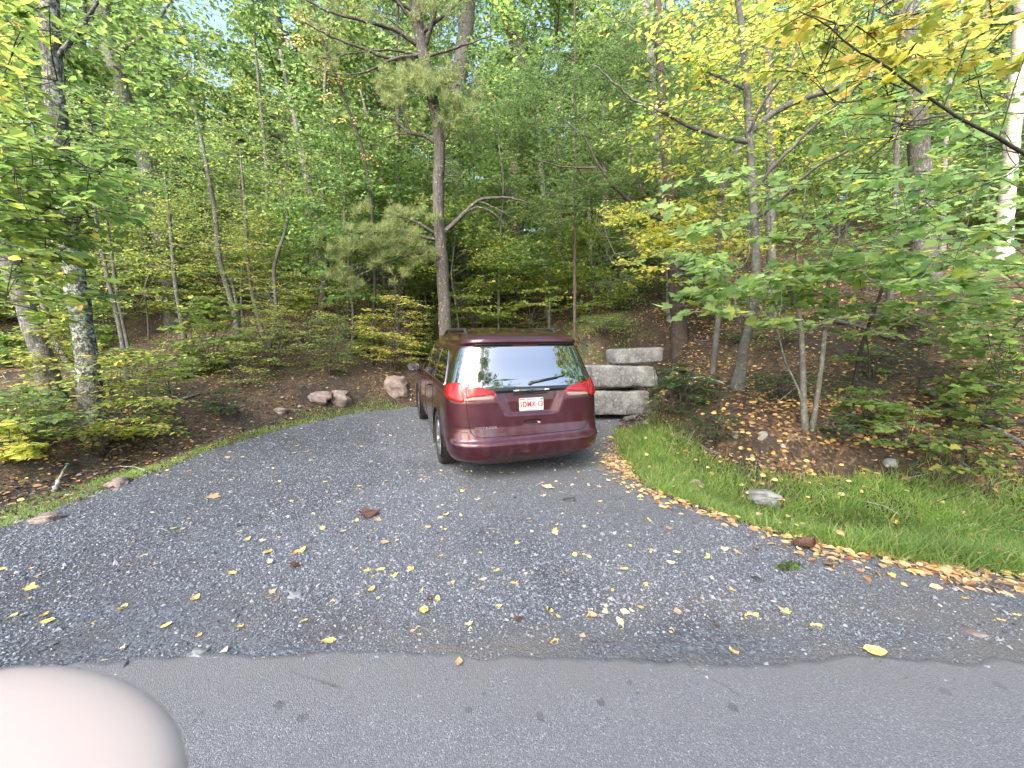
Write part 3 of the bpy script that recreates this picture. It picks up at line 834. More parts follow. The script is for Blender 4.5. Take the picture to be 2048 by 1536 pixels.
B_DARK = bark('dark_twig_bark', (.012, .010, .008), (.03, .026, .021), (.055, .05, .04), .1, 3, 8)
B_DEAD = bark('dead_lichened_wood', (.06, .055, .05), (.15, .145, .13), (.28, .28, .25), 1.2, 3, 9, lcol=(.48, .52, .45))

def leafmat(name, stops, trans=0.5, var=0.12, gloss=True):
    """green and turning leaves; every leaf draws its own colour"""
    m = NT(name); g = m.n('NewGeometry'); rnd = g.outputs['Random Per Island']
    c = m.ramp(rnd, stops)
    oi = m.n('ObjectInfo').outputs['Random']
    oc = m.coord('Object')
    hs = m.n('HueSaturation', inp={'Hue': m.maprange(oi, 0, 1, .485, .512), 'Saturation': .93, 'Value': m.maprange(m.noise(oc, 1.3, 2), .3, .7, 1 - var * 2, 1 + var * 2), 'Color': c})
    d = m.b; m.l(hs.outputs[0], d.inputs['Base Color']); d.inputs['Roughness'].default_value = .5; d.inputs['Specular IOR Level'].default_value = .35 if gloss else .1
    tc = m.n('HueSaturation', inp={'Hue': .500, 'Saturation': 1.02, 'Value': 2.1, 'Color': hs.outputs[0]})
    trans = min(.8, trans + .1); t = m.n('BsdfTranslucent', inp={'Color': tc.outputs[0]})
    mx = m.n('MixShader', inp={0: trans}); m.l(d.outputs[0], mx.inputs[1]); m.l(t.outputs[0], mx.inputs[2])
    m.l(mx.outputs[0], m.out.inputs[0])
    return m.mat
G1, G2, G3 = (.080, .140, .032), (.120, .195, .044), (.17, .25, .060)
YG, YL, OR, RB = (.25, .31, .055), (.46, .43, .07), (.45, .26, .07), (.20, .07, .03)
L_GREEN = leafmat('green_leaves', [(0, G1), (.4, G2), (.8, G3), (.95, YG), (1, YL)])
L_FAR = leafmat('woodland_leaves', [(0, (.075, .130, .040)), (.4, (.105, .165, .048)), (.8, (.15, .215, .06)), (1, (.22, .28, .07))], .6)
L_FARY = leafmat('woodland_turning_leaves', [(0, (.10, .16, .04)), (.5, (.155, .215, .052)), (.85, (.22, .28, .055)), (.97, YL), (1, OR)], .6)
L_BEECH = leafmat('turning_beech_leaves', [(0, (.13, .19, .04)), (.4, (.20, .26, .05)), (.8, YG), (.96, YL), (1, OR)])
L_YEL = leafmat('yellow_leaves', [(0, (.17, .23, .045)), (.25, YG), (.55, (.38, .38, .06)), (.85, YL), (1, OR)])
L_MAPLE = leafmat('maple_leaves', [(0, (.13, .22, .07)), (.5, (.19, .29, .10)), (.85, (.24, .34, .10)), (.96, YG), (1, YL)])
L_PEACH = leafmat('peach_leaves', [(0, (.45, .26, .09)), (.6, (.55, .33, .12)), (1, (.35, .30, .06))])
L_DKGREEN = leafmat('dark_green_leaves', [(0, (.04, .085, .035)), (.6, (.06, .12, .045)), (1, (.10, .16, .05))], .35)
L_PINE = leafmat('pine_needles', [(0, (.10, .16, .06)), (.55, (.18, .25, .09)), (.82, (.30, .31, .12)), (1, (.42, .28, .12))], .45)
L_HEM = leafmat('hemlock_needles', [(0, (.05, .095, .03)), (.6, (.085, .14, .042)), (1, (.14, .20, .055))], .45)
L_FALL = leafmat('fallen_leaves', [(0, (.60, .46, .14)), (.3, (.58, .42, .20)), (.5, (.56, .38, .20)), (.68, (.44, .24, .11)), (.8, (.26, .12, .06)), (.9, (.60, .50, .30)), (1, (.64, .52, .18))], .15)
L_FALLB = leafmat('brown_litter_leaves', [(0, (.11, .06, .035)), (.25, (.20, .11, .06)), (.5, (.36, .20, .10)), (.7, (.52, .32, .13)), (.88, (.62, .42, .08)), (1, (.66, .52, .20))], .12)
L_YFALL = [simple('fallen_leaf_yellow', (.58, .46, .15), .6), simple('fallen_leaf_gold', (.56, .36, .10), .6), simple('fallen_leaf_pale', (.58, .48, .29), .6),
           simple('fallen_leaf_tan', (.40, .27, .16), .7), simple('fallen_leaf_brown', (.085, .038, .025), .7)]
L_GRASS = leafmat('grass_blades', [(0, (.11, .19, .04)), (.5, (.17, .27, .055)), (.85, (.26, .33, .09)), (1, (.42, .38, .20))], .4)

# leaf shapes: (u along, v across, w up) of one leaf of length 1
T_OVAL = (np.array([(0, 0, 0), (.3, .27, .07), (.68, .24, .05), (1, 0, -.05), (.68, -.24, .05), (.3, -.27, .07)]), np.array([[0, 1, 2, 3], [0, 3, 4, 5]]))
T_DIA = (np.array([(0, 0, 0), (.45, .36, .08), (1, 0, -.05), (.45, -.36, .08)]), np.array([[0, 1, 2, 3]]))
_h = [(0, 0), (-.06, .20), (-.10, .40), (.08, .36), (.18, .56), (.40, .64), (.42, .42), (.60, .30), (.72, .34), (.74, .16), (1.0, 0)]
_w = lambda a: (a[0], a[1], .10 * abs(a[1]) - .10 * a[0] ** 2)
_mv = [_w(a) for a in _h] + [_w((a[0], -a[1])) for a in _h[1:-1]]
T_MAPLE = (np.array(_mv), [np.array([[0, 1, 2, 3]]), np.array([[0, 3, 6, 10]]), np.array([[3, 4, 5, 6]]), np.array([[6, 7, 9, 10]]), np.array([[7, 8, 9]]),
           np.array([[0, 13, 12, 11]]), np.array([[0, 10, 16, 13]]), np.array([[13, 16, 15, 14]][:1]), np.array([[10, 19, 17, 16]]), np.array([[17, 19, 18]])])
T_NEEDLE = (np.array([(0, .035, 0), (1, .008, -.05), (1, -.008, -.05), (0, -.035, 0)]), np.array([[0, 1, 2, 3]]))
T_BLADE = (np.array([(0, .03, 0), (.5, .026, .0), (.5, -.026, 0), (0, -.03, 0), (1, 0, -.25)]), [np.array([[0, 1, 2, 3]]), np.array([[1, 4, 2]])])

def add_leaves(mb, pos, d, n, size, shape, mi=0):
    """pos, direction, normal, size of every leaf"""
    pos = np.asarray(pos); N = len(pos)
    if N == 0: return
    d = norm(np.asarray(d)); n = np.asarray(n)
    s = norm(np.cross(n, d)); n = np.cross(d, s)
    T, Fc = shape; k = len(T); sz = np.broadcast_to(np.asarray(size, float), (N,))[:, None, None]
    v = pos[:, None] + sz * (T[None, :, :1] * d[:, None] + T[None, :, 1:2] * s[:, None] + T[None, :, 2:3] * n[:, None])
    Fl = Fc if isinstance(Fc, list) else [Fc]
    off = (np.arange(N) * k)[:, None, None]
    mb.add(v.reshape(-1, 3), np.zeros((0, 4), int), mi)
    base = mb.n - N * k
    mb.f = mb.f if len(mb.f) else mb.f
    for f_ in Fl:
        mb.f.append((f_[None] + off).reshape(-1, f_.shape[1]) + base); mb.m.append(mi)

def perp(d):
    p_ = np.cross(d, np.array([0, 0, 1.])); return norm(p_)

def spray_limb(rng, wood, leaf, path, rad, ntw, twl, spacing, size, shape, u0=.2, tilt=.35, up=0.0, fan=1.0, twr=.004, wood_seg=4, droop=.12, two=True):
    """a limb with side twigs lying roughly flat, leaves along the twigs"""
    path = np.asarray(path, float); n = len(path)
    if wood is not None: add_tube(wood, path, rad, wood_seg if wood_seg > 4 else 5, 0)
    u = np.sort(rng.uniform(u0, 1.0, ntw)); u[-1] = 1.0
    x = u * (n - 1); i = np.clip(x.astype(int), 0, n - 2); fr = (x - i)[:, None]
    o_ = path[i] * (1 - fr) + path[i + 1] * fr; tg = norm(path[i + 1] - path[i])
    side = np.where(np.arange(ntw) % 2, 1, -1) * rng.uniform(.45, 1.1, ntw) * fan; side[-1] = 0
    s = perp(tg)
    dr = norm(tg * np.cos(side)[:, None] + s * np.sin(side)[:, None] + np.array([0, 0, 1]) * (rng.normal(up, .12, ntw))[:, None])
    L = twl * rng.uniform(.55, 1.1, ntw) * (1.0 - .55 * u)
    L = np.maximum(L, twl * .3)
    for k in range(ntw if wood is not None and twr > 0 else 0):
        e = o_[k] + dr[k] * L[k]; e[2] -= droop * L[k]; mid = o_[k] + dr[k] * L[k] * .5
        add_tube(wood, [o_[k], mid, e], [twr, twr * .7, twr * .35], 3, cap=False)
    cnt = np.maximum(2, (L / spacing).astype(int)); K = np.repeat(np.arange(ntw), cnt); tot = len(K)
    t = np.concatenate([(np.arange(c_) + rng.uniform(0, .6, c_)) / c_ for c_ in cnt]) ** .9
    pos = o_[K] + dr[K] * (L[K] * t)[:, None]; pos[:, 2] -= droop * L[K] * t ** 2
    sd_ = perp(dr[K]); sg = np.where(np.arange(tot) % 2, 1, -1)
    dl = norm(dr[K] * rng.uniform(.35, .9, tot)[:, None] + sd_ * (sg * rng.uniform(.4, 1.0, tot))[:, None] + rng.normal(0, .18, (tot, 3)) - np.array([0, 0, .12]))
    nn = norm(np.array([0, 0, 1.]) + rng.normal(0, tilt, (tot, 3)))
    pos = pos + rng.normal(0, size * .25, (tot, 3)) * np.array([1, 1, .5])
    add_leaves(leaf, pos, dl, nn, size * rng.uniform(.42, 1.3, tot), shape)

def limb_path(rng, base, az, length, rise, n=8, wob=.06, sag=.15):
    d = np.array([math.cos(az), math.sin(az), rise]); d = d / np.linalg.norm(d)
    t = np.linspace(0, 1, n)[:, None]
    p_ = np.asarray(base) + d * length * t
    p_[:, 2] -= sag * length * t[:, 0] ** 2
    w_ = np.cumsum(rng.normal(0, wob * length / n, (n, 3)), 0); w_[0] = 0
    return p_ + w_

def make_tree(name, trunk, radii, bmat, limbs, lmat, shape, size, spacing, twl, ntw, rng, base=None, **kw):
    """trunk = world points from the ground up; limbs = list of (fraction, azimuth, length, rise)"""
    trunk = np.asarray(trunk, float)
    tp = curve(trunk, max(8, 6 * len(trunk)))
    o = trunk[0].copy() if base is None else np.asarray(base, float)
    root = empty(name, tuple(o))
    rr = np.interp(np.linspace(0, 1, len(tp)), np.linspace(0, 1, len(radii)), radii)
    rr = rr * (1 + .25 * np.exp(-np.arange(len(tp)) * 1.2))
    tw = tp - o
    tb = MB(); down = tw[:1] - np.array([[0, 0, .35]])
    add_tube(tb, np.concatenate([down, tw]), np.r_[rr[0] * 1.15, rr], kw.pop('seg', 12), kw.pop('rough', .05))
    wood = tb; leaf = MB(); rng2 = rng; wood_on = kw.pop('wood', True); lrad = kw.pop('lrad', .35); droops = kw.pop('sag', .15); wob = kw.pop('wob', .06)
    for (fr, az, L, rise) in limbs:
        x = fr * (len(tw) - 1); i = min(int(x), len(tw) - 2); b = tw[i] * (1 - x + i) + tw[i + 1] * (x - i)
        r0 = min(np.interp(x, np.arange(len(rr)), rr) * lrad, .012 + .010 * L)
        lp = limb_path(rng, b, az, L, rise, sag=droops, wob=wob)
        spray_limb(rng, wood, leaf, lp, np.linspace(r0, .003, len(lp)), max(3, int(ntw * L / 1.5)), twl * min(1, L / 1.2), spacing, size, shape, **kw)
    wood.build('trunk', bmat, root)
    if leaf.n: leaf.build('crown', lmat, root, False)
    return root

# ------------------------------------------------------------------ the wood behind: tree kinds copied over the slope
def bg_variant(seed, h, r0, crown0, lsize, nl, lmat, bmat, shape=T_DIA, spread=2.7, spacing=.11, dens=22, kw=None):
    rng = np.random.default_rng(seed)
    tr = [(0, 0, 0)]; x = y = 0; lean = rng.normal(0, .035, 2)
    for k in range(1, 7):
        x += lean[0] * h / 6 + rng.normal(0, .10); y += lean[1] * h / 6 + rng.normal(0, .10); tr.append((x, y, h * k / 6))
    limbs = []
    for k in range(nl):
        f_ = crown0 + (1 - crown0) * (k + .5) / nl
        limbs.append((f_, rng.uniform(0, 2 * np.pi), spread * (1.2 - .75 * ((f_ - crown0) / (1 - crown0)) ** 1.5) * rng.uniform(.7, 1.2), rng.uniform(.0, .55)))
    return make_tree('slim_forest_tree', tr, [r0, r0 * .8, r0 * .55, .02], bmat, limbs, lmat, shape, lsize, spacing, 1.5, dens, rng, tilt=.8, twr=0, seg=8, up=.05, **(kw or {}))

VARS = [bg_variant(21, 17, .13, .20, .19, 54, L_FAR, B_GREY), bg_variant(22, 15, .10, .16, .17, 42, L_FAR, B_PINE),
        bg_variant(23, 18, .16, .28, .20, 46, L_FAR, B_GREY), bg_variant(24, 13, .07, .14, .16, 38, L_FARY, B_BEECH, spread=2.2),
        bg_variant(25, 16, .12, .20, .19, 44, L_FAR, B_HEM), bg_variant(26, 14, .08, .12, .16, 40, L_FARY, B_GREY, spread=2.3)]
UND = [bg_variant(31, 5.5, .035, .18, .10, 30, L_FAR, B_BEECH, spread=1.6, spacing=.07), bg_variant(32, 4.2, .03, .2, .09, 24, L_FARY, B_BEECH, spread=1.5, spacing=.065),
       bg_variant(33, 6.5, .04, .25, .11, 30, L_FAR, B_GREY, spread=1.8, spacing=.075), bg_variant(34, 3.0, .02, .1, .085, 18, L_FARY, B_GREY, spread=1.1, spacing=.06)]
for v_ in UND: v_.name = 'understory_tree'
POLES = []
for k_, (h_, r_) in enumerate(((11, .05), (9, .04), (13, .065))):
    POLES.append(bg_variant(40 + k_, h_, r_, .5, .15, 14, L_FAR, B_BEECH if k_ else B_GREY, spread=1.3))
    POLES[-1].name = 'bare_sapling_pole'

def zone(x, y):
    a = x / y
    return 'left' if a < -.45 else ('middle' if a < .35 else 'right')
used = {}
ZN = ['at the far left edge', 'behind the large lichened trunk', 'left of the leaning pine', 'behind the car roof', 'above the stone blocks', 'behind the arched sapling', 'around the big grey trunk', 'by the white birch']
KN = {'slim_forest_tree': ('tall forest tree', 'tree'), 'understory_tree': ('low leafy understory tree', 'small tree'), 'bare_sapling_pole': ('thin bare pole sapling', 'sapling')}
SCAT = {}
def scatter(protos, n, y0, y1, seed, keep=None, smin=.8, smax=1.2, mind=1.6, amax=1.75):
    rng = np.random.default_rng(seed); pts = []; tries = 0
    while len(pts) < n and tries < n * 60:
        tries += 1
        y = y0 + (y1 - y0) * rng.random() ** .8; x = rng.uniform(-amax, amax) * y
        if abs(x) > 50: continue
        if any((x - a) ** 2 + (y - b) ** 2 < mind ** 2 for a, b in pts): continue
        if keep and not keep(x, y): continue
        pts.append((x, y))
    for k, (x, y) in enumerate(pts):
        p_ = protos[int(rng.integers(len(protos)))]
        o = p_ if p_ not in used else copy_tree(p_)
        used[p_] = 1
        z_ = gz(x, y)
        o.location = (x, y, z_ - .05); o.rotation_euler = (0, 0, rng.uniform(0, 6.28)); s_ = rng.uniform(smin, smax); o.scale = (s_, s_, s_ * rng.uniform(.9, 1.15))
        kn = KN[p_.name.split('.')[0]]
        far = 'farthest row' if y > 30 else ('middle distance' if y > 20 else 'front row')
        lb = kn[0] + ', ' + far + ', ' + ZN[min(7, int((x / y + 1.76) / .44))]
        tag(o, lb, kn[1], lb); SCAT.setdefault(lb, []).append((x / y, o))
def keep_sky(x, y):     # thinner where the photo shows sky between the crowns
    return poly_sd(np.array([x]), np.array([y]), pad_poly)[0] > 2.5
scatter(VARS, 112, 13.5, 46, 5, keep_sky, mind=2.0)
scatter(UND, 230, 11.0, 27, 6, keep_sky, mind=1.1)
scatter(POLES, 90, 11.0, 30, 8, keep_sky, mind=.9)
# ------------------------------------------------------------------ the single trees, saplings and bushes one can point at
class Plant:
    """a tree or bush placed where its base meets the ground"""
    def __init__(s, name, label, cat, base, Y=None, seed=1, group=None):
        s.rng = np.random.default_rng(seed); s.wood = MB(); s.leaves = {}
        if Y is None:
            b = ghit(*base); s.Y = float(b[1]); s.b = b
        else:
            s.Y = Y; b = P(base[0], base[1], Y); b[2] = gz(b[0], b[1]); s.b = b
        s.name, s.label, s.cat, s.group = name, label, cat, group
        s.s = s.Y / F
    def path(s, px, dy=None):
        dy = [0] * len(px) if dy is None else dy
        return np.array([P(a, b, s.Y + d) for (a, b), d in zip(px, dy)])
    def stem(s, px, w, dy=None, ns=12, rough=.05, ground=True, flare=.35):
        p_ = s.path(px, dy)
        if ground:
            p_[0] = (p_[0][0], p_[0][1], gz(p_[0][0], p_[0][1]) - .12)
        q = curve(p_, max(8, 7 * len(px)))
        k_ = 1 / math.sqrt(1 + ((px[0][0] - 1024) / F) ** 2)
        r_ = np.interp(np.linspace(0, 1, len(q)), np.linspace(0, 1, len(w)), np.array(w) * s.s / 2) * k_
        if ground: r_ = r_ * (1 + flare * np.exp(-np.linspace(0, 1, len(q)) * 16))
        q = q + s.rng.normal(0, .035, q.shape) * r_[:, None] * (np.arange(len(q)) > 0)[:, None]
        if ground: add_tube(s.wood, np.concatenate([q[:1] - [[0, 0, .6]], q[:1] - [[0, 0, .2]], q]), np.r_[r_[0] * .9, r_[0], r_], ns, rough)
        else: add_tube(s.wood, q, r_, ns, rough)
        return q
    def limb(s, px, w, dy=None, lmat=None, ntw=0, twl=.5, spacing=.08, size=.09, shape=T_OVAL, twr=.003, **kw):
        q = curve(s.path(px, dy), max(7, 5 * len(px)))
        q[1:] += s.rng.normal(0, .010, (len(q) - 1, 3)) * np.linspace(.3, 1, len(q) - 1)[:, None]
        r_ = np.linspace(w * s.s / 2, max(.0025, w * s.s * .1), len(q))
        if lmat is None: add_tube(s.wood, q, r_, 6); return q
        lf = s.leaves.setdefault(lmat, MB())
        spray_limb(s.rng, s.wood, lf, q, r_, ntw, twl, spacing, size, shape, twr=twr, **kw); return q
    def spray(s, px, py, Lpx, az, lmat, dY=0, **kw):
        """a flat leafy spray centred at a photo pixel"""
        c_ = P(px, py, s.Y + dY); L = Lpx * (s.Y + dY) / F
        d = np.array([math.cos(az), math.sin(az), s.rng.normal(.0, .08)]) * L / 2
        lf = s.leaves.setdefault(lmat, MB())
        q = curve([c_ - d, c_ + np.array([0, 0, .04 * L]), c_ + d], 8)
        spray_limb(s.rng, s.wood, lf, q, np.linspace(.006, .002, 8), kw.pop('ntw', 10), kw.pop('twl', L * .45), kw.pop('spacing', .07), kw.pop('size', .09), kw.pop('shape', T_OVAL), u0=.0, twr=kw.pop('twr', .0025), **kw)
        return q[0]
    def sprays(s, regs, lmat, join=None, **kw):
        """regs: (px, py, length px) list; each spray is tied to the nearest stem by a twig"""
        J = None if join is None else np.asarray(join, float)
        regs = list(regs)
        if J is not None:       # nearest sprays first, so that farther ones branch off nearer ones
            jp = [(CAM + 0 * J)]; pj = np.stack([1024 + F * (J[:, 0]) / J[:, 1], 768 - F * (J[:, 2] - CAMZ) / J[:, 1]], 1)
            regs.sort(key=lambda r_: np.min(np.hypot(pj[:, 0] - r_[0], pj[:, 1] - r_[1])))
        for r_ in regs:
            az = s.rng.uniform(-.5, .5) + (np.pi if s.rng.random() < .5 else 0)
            if J is not None:
                c_ = P(r_[0], r_[1], s.Y); k = np.argmin(np.linalg.norm(J - c_, axis=1)); az = (0 if c_[0] > J[k][0] else np.pi) + s.rng.normal(0, .5)
            q0 = s.spray(r_[0], r_[1], r_[2], az, lmat, dY=r_[3] if len(r_) > 3 else s.rng.normal(0, .25), **dict(kw))
            if J is not None:
                k = np.argmin(np.linalg.norm((J - q0) * np.array([1, 1, .8]) + [0, 0, .15], axis=1)); a = J[k]
                d_ = q0 - a; L = np.linalg.norm(d_); mid = (a + q0) / 2 + np.array([0, 0, -.06 * L]) + s.rng.normal(0, .05 * L, 3)
                tw = curve([a, mid, q0], 8); add_tube(s.wood, tw, np.linspace(.0035 + .003 * min(L, 2), .0035, 8), 4, cap=False)
                J = np.concatenate([J, tw[2:]])
    def done(s, bmat):
        root = empty(s.name, tuple(s.b)); tag(root, s.label, s.cat, s.group)
        for mb_ in [s.wood] + list(s.leaves.values()):
            mb_.v = [v - s.b for v in mb_.v]
        if s.wood.n: s.wood.build('trunk' if s.cat in ('tree', 'sapling', 'small tree') else 'stems', bmat, root)
        for lm, mb_ in s.leaves.items(): mb_.build('crown', lm, root, False)
        return root
rr = random.Random(5)
def region(x0, x1, y0, y1, n, L, dY=.3, rg=rr):
    return [(rg.uniform(x0, x1), rg.uniform(y0, y1), L * rg.uniform(.7, 1.3), rg.uniform(-dY, dY)) for _ in range(n)]

# 1 large dark lichened trunk at the left
t = Plant('oak_tree', 'large dark trunk blotched with pale lichen at the left', 'tree', (192, 874), seed=101)
q = t.stem([(192, 874), (172, 700), (150, 560), (128, 400), (110, 200), (98, 0), (82, -260), (75, -600)], [52, 48, 46, 43, 40, 38, 30, 15], ns=18, rough=.07)
t.limb([(110, 120), (160, 60), (200, 0), (260, -90)], 9); t.limb([(128, 230), (60, 245), (-40, 262)], 9, lmat=None)
t.sprays(region(40, 330, 10, 300, 34, 130, .9), L_GREEN, q, size=.11, spacing=.07, ntw=12)
t.sprays(region(-120, 300, -260, 10, 26, 170, .9), L_GREEN, q, size=.13, spacing=.09, ntw=10)
t.done(B_OAK)
# 2 leaning grey trunk
t = Plant('leaning_tree', 'grey tree leaning left behind the large lichened trunk', 'tree', (352, 655), seed=102)
q = t.stem([(352, 655), (335, 540), (305, 400), (285, 310), (255, 220), (225, 110), (198, 0), (150, -200), (120, -420)], [36, 34, 33, 32, 31, 29, 27, 22, 10], ns=14)
t.limb([(235, 150), (190, 60), (178, -40)], 12); t.limb([(225, 110), (300, 60), (360, -30)], 9)
t.sprays(region(170, 470, -120, 330, 40, 150, 1.5), L_GREEN, q, size=.15, spacing=.10, ntw=12)
t.done(B_GREY)
# 3 thick trunks at the left edge
t = Plant('forest_tree', 'thick shaded trunk leaning left at the photo\'s left edge', 'tree', (112, 800), seed=103)
q = t.stem([(112, 800), (70, 670), (30, 560), (-10, 460), (-70, 320), (-130, 100), (-200, -200)], [50, 44, 40, 36, 32, 28, 16], ns=14)
t.done(B_GREY)
t = Plant('sapling', 'pale curved sapling between the left edge trunk and the lichened trunk', 'sapling', (165, 760), seed=104)
q = t.stem([(165, 760), (120, 700), (90, 620), (65, 540), (40, 430), (25, 300)], [14, 14, 13, 12, 10, 5], ns=8)
t.sprays(region(-20, 140, 250, 560, 14, 110, .6), L_GREEN, q, size=.10)
t.done(B_BEECH)
# left foreground broadleaf sapling reaching in from outside the frame
t = Plant('broadleaf_sapling', 'leafy green sapling reaching in from the left edge in front of the trunks', 'small tree', (-95, 1010), Y=4.0, seed=105)
q = t.stem([(-95, 1010), (-90, 800), (-70, 600), (-60, 350), (-70, 50), (-80, -200)], [20, 18, 16, 13, 10, 5], ns=8)
t.sprays(region(-20, 225, 290, 520, 44, 130, .4), L_GREEN, q, size=.115, spacing=.06, ntw=10, tilt=.5)
t.sprays(region(-30, 140, 380, 660, 22, 110, .4), L_BEECH, q, size=.11, spacing=.06, ntw=9, tilt=.5)
t.sprays([(60, 350, 150, .1), (150, 385, 150, .0), (210, 340, 120, .3), (240, 360, 120, .2), (90, 470, 150, -.2), (180, 470, 120, .2), (40, 560, 120, 0), (140, 600, 110, .4), (190, 595, 90, .5), (30, 420, 140, -.3)], L_GREEN, q, size=.12, spacing=.06, ntw=12)
t.sprays(region(-60, 70, -40, 300, 26, 120, .6), L_BEECH, q, size=.11, spacing=.07, ntw=9)
t.done(B_DARK)
# slender saplings of the left middle
for k, (pp, ww, lab) in enumerate([
    ([(258, 770), (238, 650), (212, 540), (190, 420), (180, 300)], 12, 'pale leaning sapling just right of the lichened trunk'),
    ([(268, 735), (240, 620), (222, 500), (205, 380)], 9, 'thin pale sapling second from the lichened trunk'),
    ([(372, 690), (350, 560), (342, 470), (330, 350)], 11, 'straight sapling between the leaning grey tree and the green bush'),
    ([(485, 690), (462, 600), (440, 520), (432, 440), (415, 340), (385, 200)], 13, 'pale wavy sapling rising from the middle of the left bank'),
    ([(480, 655), (462, 560), (428, 500), (410, 420)], 8, 'thin crooked sapling forking beside the pale wavy one'),
    ([(535, 705), (552, 620), (548, 540), (575, 430), (560, 360)], 9, 'crooked little sapling with yellow leaves on the left bank'),
    ([(530, 680), (500, 560), (492, 440), (480, 300)], 9, 'thin grey sapling behind the crooked one with yellow leaves'),
    ([(795, 660), (790, 540), (775, 440), (760, 330), (720, 180)], 9, 'thin sapling left of the leaning pine'),
    ([(640, 640), (650, 500), (620, 380), (590, 240), (560, 100)], 15, 'dark slim tree halfway between lichened trunk and pine')]):
    t = Plant('sapling', lab, 'sapling', pp[0], seed=120 + k)
    q = t.stem(pp, [ww, ww * .9, ww * .75, ww * .4], ns=8)
    x0 = min(a for a, b in pp) - 60; x1 = max(a for a, b in pp) + 60
    t.sprays(region(x0, x1, 400, 610, 17, 100, .6), L_BEECH if k != 7 else L_YEL, q, size=.075, spacing=.05, ntw=10)
    t.sprays(region(x0, x1, 200, 420, 13, 120, .7), L_GREEN, q, size=.085, spacing=.06, ntw=10)
    t.done(B_BEECH)
t = Plant('forest_tree', 'grey trunk tilting left, halfway between lichened trunk and pine', 'tree', (640, 600), seed=140)
q = t.stem([(640, 600), (625, 420), (605, 290), (580, 200), (555, 60), (530, -120)], [26, 25, 24, 23, 20, 10])
t.sprays(region(470, 700, -60, 330, 30, 150, 1.2), L_GREEN, q, size=.16, spacing=.11, ntw=12); t.done(B_GREY)
t = Plant('maple_sapling', 'sapling with sprays of peach-coloured leaves at the upper left', 'small tree', (742, 690), Y=10.6, seed=141)
q = t.stem([(742, 690), (748, 480), (725, 300), (690, 200), (640, 60), (610, -60)], [8, 7, 7, 6, 5, 3], ns=6)
t.sprays([(600, 40, 60), (590, 90, 90), (645, 140, 80), (690, 165, 60), (660, 195, 50), (700, 240, 50), (735, 315, 50), (620, 70, 70)], L_PEACH, q, size=.075, spacing=.05, ntw=7)
t.done(B_DARK)

# 4 the pine
def tufts(pl, regs, lmat, n_need=40, L=.14, per=1.0):
    lf = pl.leaves.setdefault(lmat, MB()); rng = pl.rng
    for (x0, x1, y0, y1, n) in regs:
        x0, x1, y0, y1 = x0 - 22, x1 + 22, y0 - 8, y1 + 26
        cx, cy = (x0 + x1) / 2, (y0 + y1) / 2
        C_ = []
        while len(C_) < n:
            x = rng.uniform(x0, x1); y = rng.uniform(y0, y1)
            if ((x - cx) / (x1 - cx)) ** 2 + ((y - cy) / (y1 - cy)) ** 2 < rng.uniform(.2, 1.1) and vnoise(np.array([x / 36.]), np.array([y / 22.]), 1.0)[0] > -.12: C_.append(P(x, y, pl.Y + rng.normal(-.3, .35)))
        C_ = np.array(C_); K = np.repeat(np.arange(n), n_need)
        ax = norm(rng.normal(0, .7, (n, 3)) + np.array([0, -.2, .45]))
        d = norm(ax[K] * .75 + rng.normal(0, .6, (len(K), 3)))
        add_leaves(lf, C_[K] + rng.normal(0, .02, (len(K), 3)), d, rng.normal(0, 1, (len(K), 3)), L * rng.uniform(.7, 1.2, len(K)), T_NEEDLE)
        for c_, a in zip(C_[::3], ax[::3]):
            add_tube(pl.wood, [c_ - a * .22, c_ + a * .03], [.006, .003], 3, cap=False)
t = Plant('pine_tree', 'pine with dead lichened limbs and soft needle tufts behind the van', 'tree', (893, 690), Y=10.4, seed=150)
q = t.stem([(893, 690), (888, 600), (881, 480), (876, 380), (880, 300), (866, 200), (845, 100), (832, 20), (826, -120), (815, -500)], [26, 24, 23, 22, 21, 21, 23, 20, 16, 8], ns=14)
for px_, w_ in (([(876, 290), (850, 272), (818, 266), (790, 240), (735, 222)], 9), ([(876, 292), (895, 272), (905, 245)], 8), ([(820, 266), (770, 275), (740, 293)], 4),
                ([(882, 470), (905, 450), (930, 425), (955, 402), (1000, 395), (1060, 405)], 11), ([(925, 430), (950, 415), (985, 425), (1010, 450)], 5), ([(955, 402), (1000, 420), (1030, 440)], 4),
                ([(876, 345), (905, 352), (930, 348)], 4), ([(880, 365), (915, 362)], 4), ([(820, 265), (805, 220), (790, 160)], 5), ([(860, 210), (850, 180), (858, 120)], 4)):
    t.limb(px_, w_)
    pth = t.path(px_)
    for k in range(5):     # dead twigs
        a = pth[t.rng.integers(1, len(pth))]; d = norm(t.rng.normal(0, 1, 3) + np.array([0, 0, -.5])); add_tube(t.wood, [a, a + d * .18, a + d * .34 + np.array([.03, 0, -.04])], [.006, .004, .002], 3, cap=False)
for px_, w_ in (([(842, 95), (790, 60), (740, 45), (650, 20), (580, -20)], 10), ([(845, 110), (790, 118), (720, 95), (660, 72), (600, 40)], 9), ([(838, 60), (800, 10), (760, -40)], 9), ([(850, 95), (872, 20), (880, -60)], 10),
                ([(845, 115), (900, 100), (990, 70)], 7), ([(835, 30), (780, -5), (700, -20)], 8), ([(848, 110), (800, 115), (700, 150), (610, 130)], 6), ([(840, 70), (900, 20), (960, -40)], 8), ([(845, 110), (760, 100), (690, 110), (640, 118)], 5)):
    pth = t.limb(px_, w_, dy=[0] + [-.3 * k for k in range(1, len(px_))])
    for a in pth[3::2]:
        d = norm(t.rng.normal(0, 1, 3) * np.array([1, 1, .35])); add_tube(t.wood, [a, a + d * .3, a + d * .6], [.008, .005, .003], 3, cap=False)
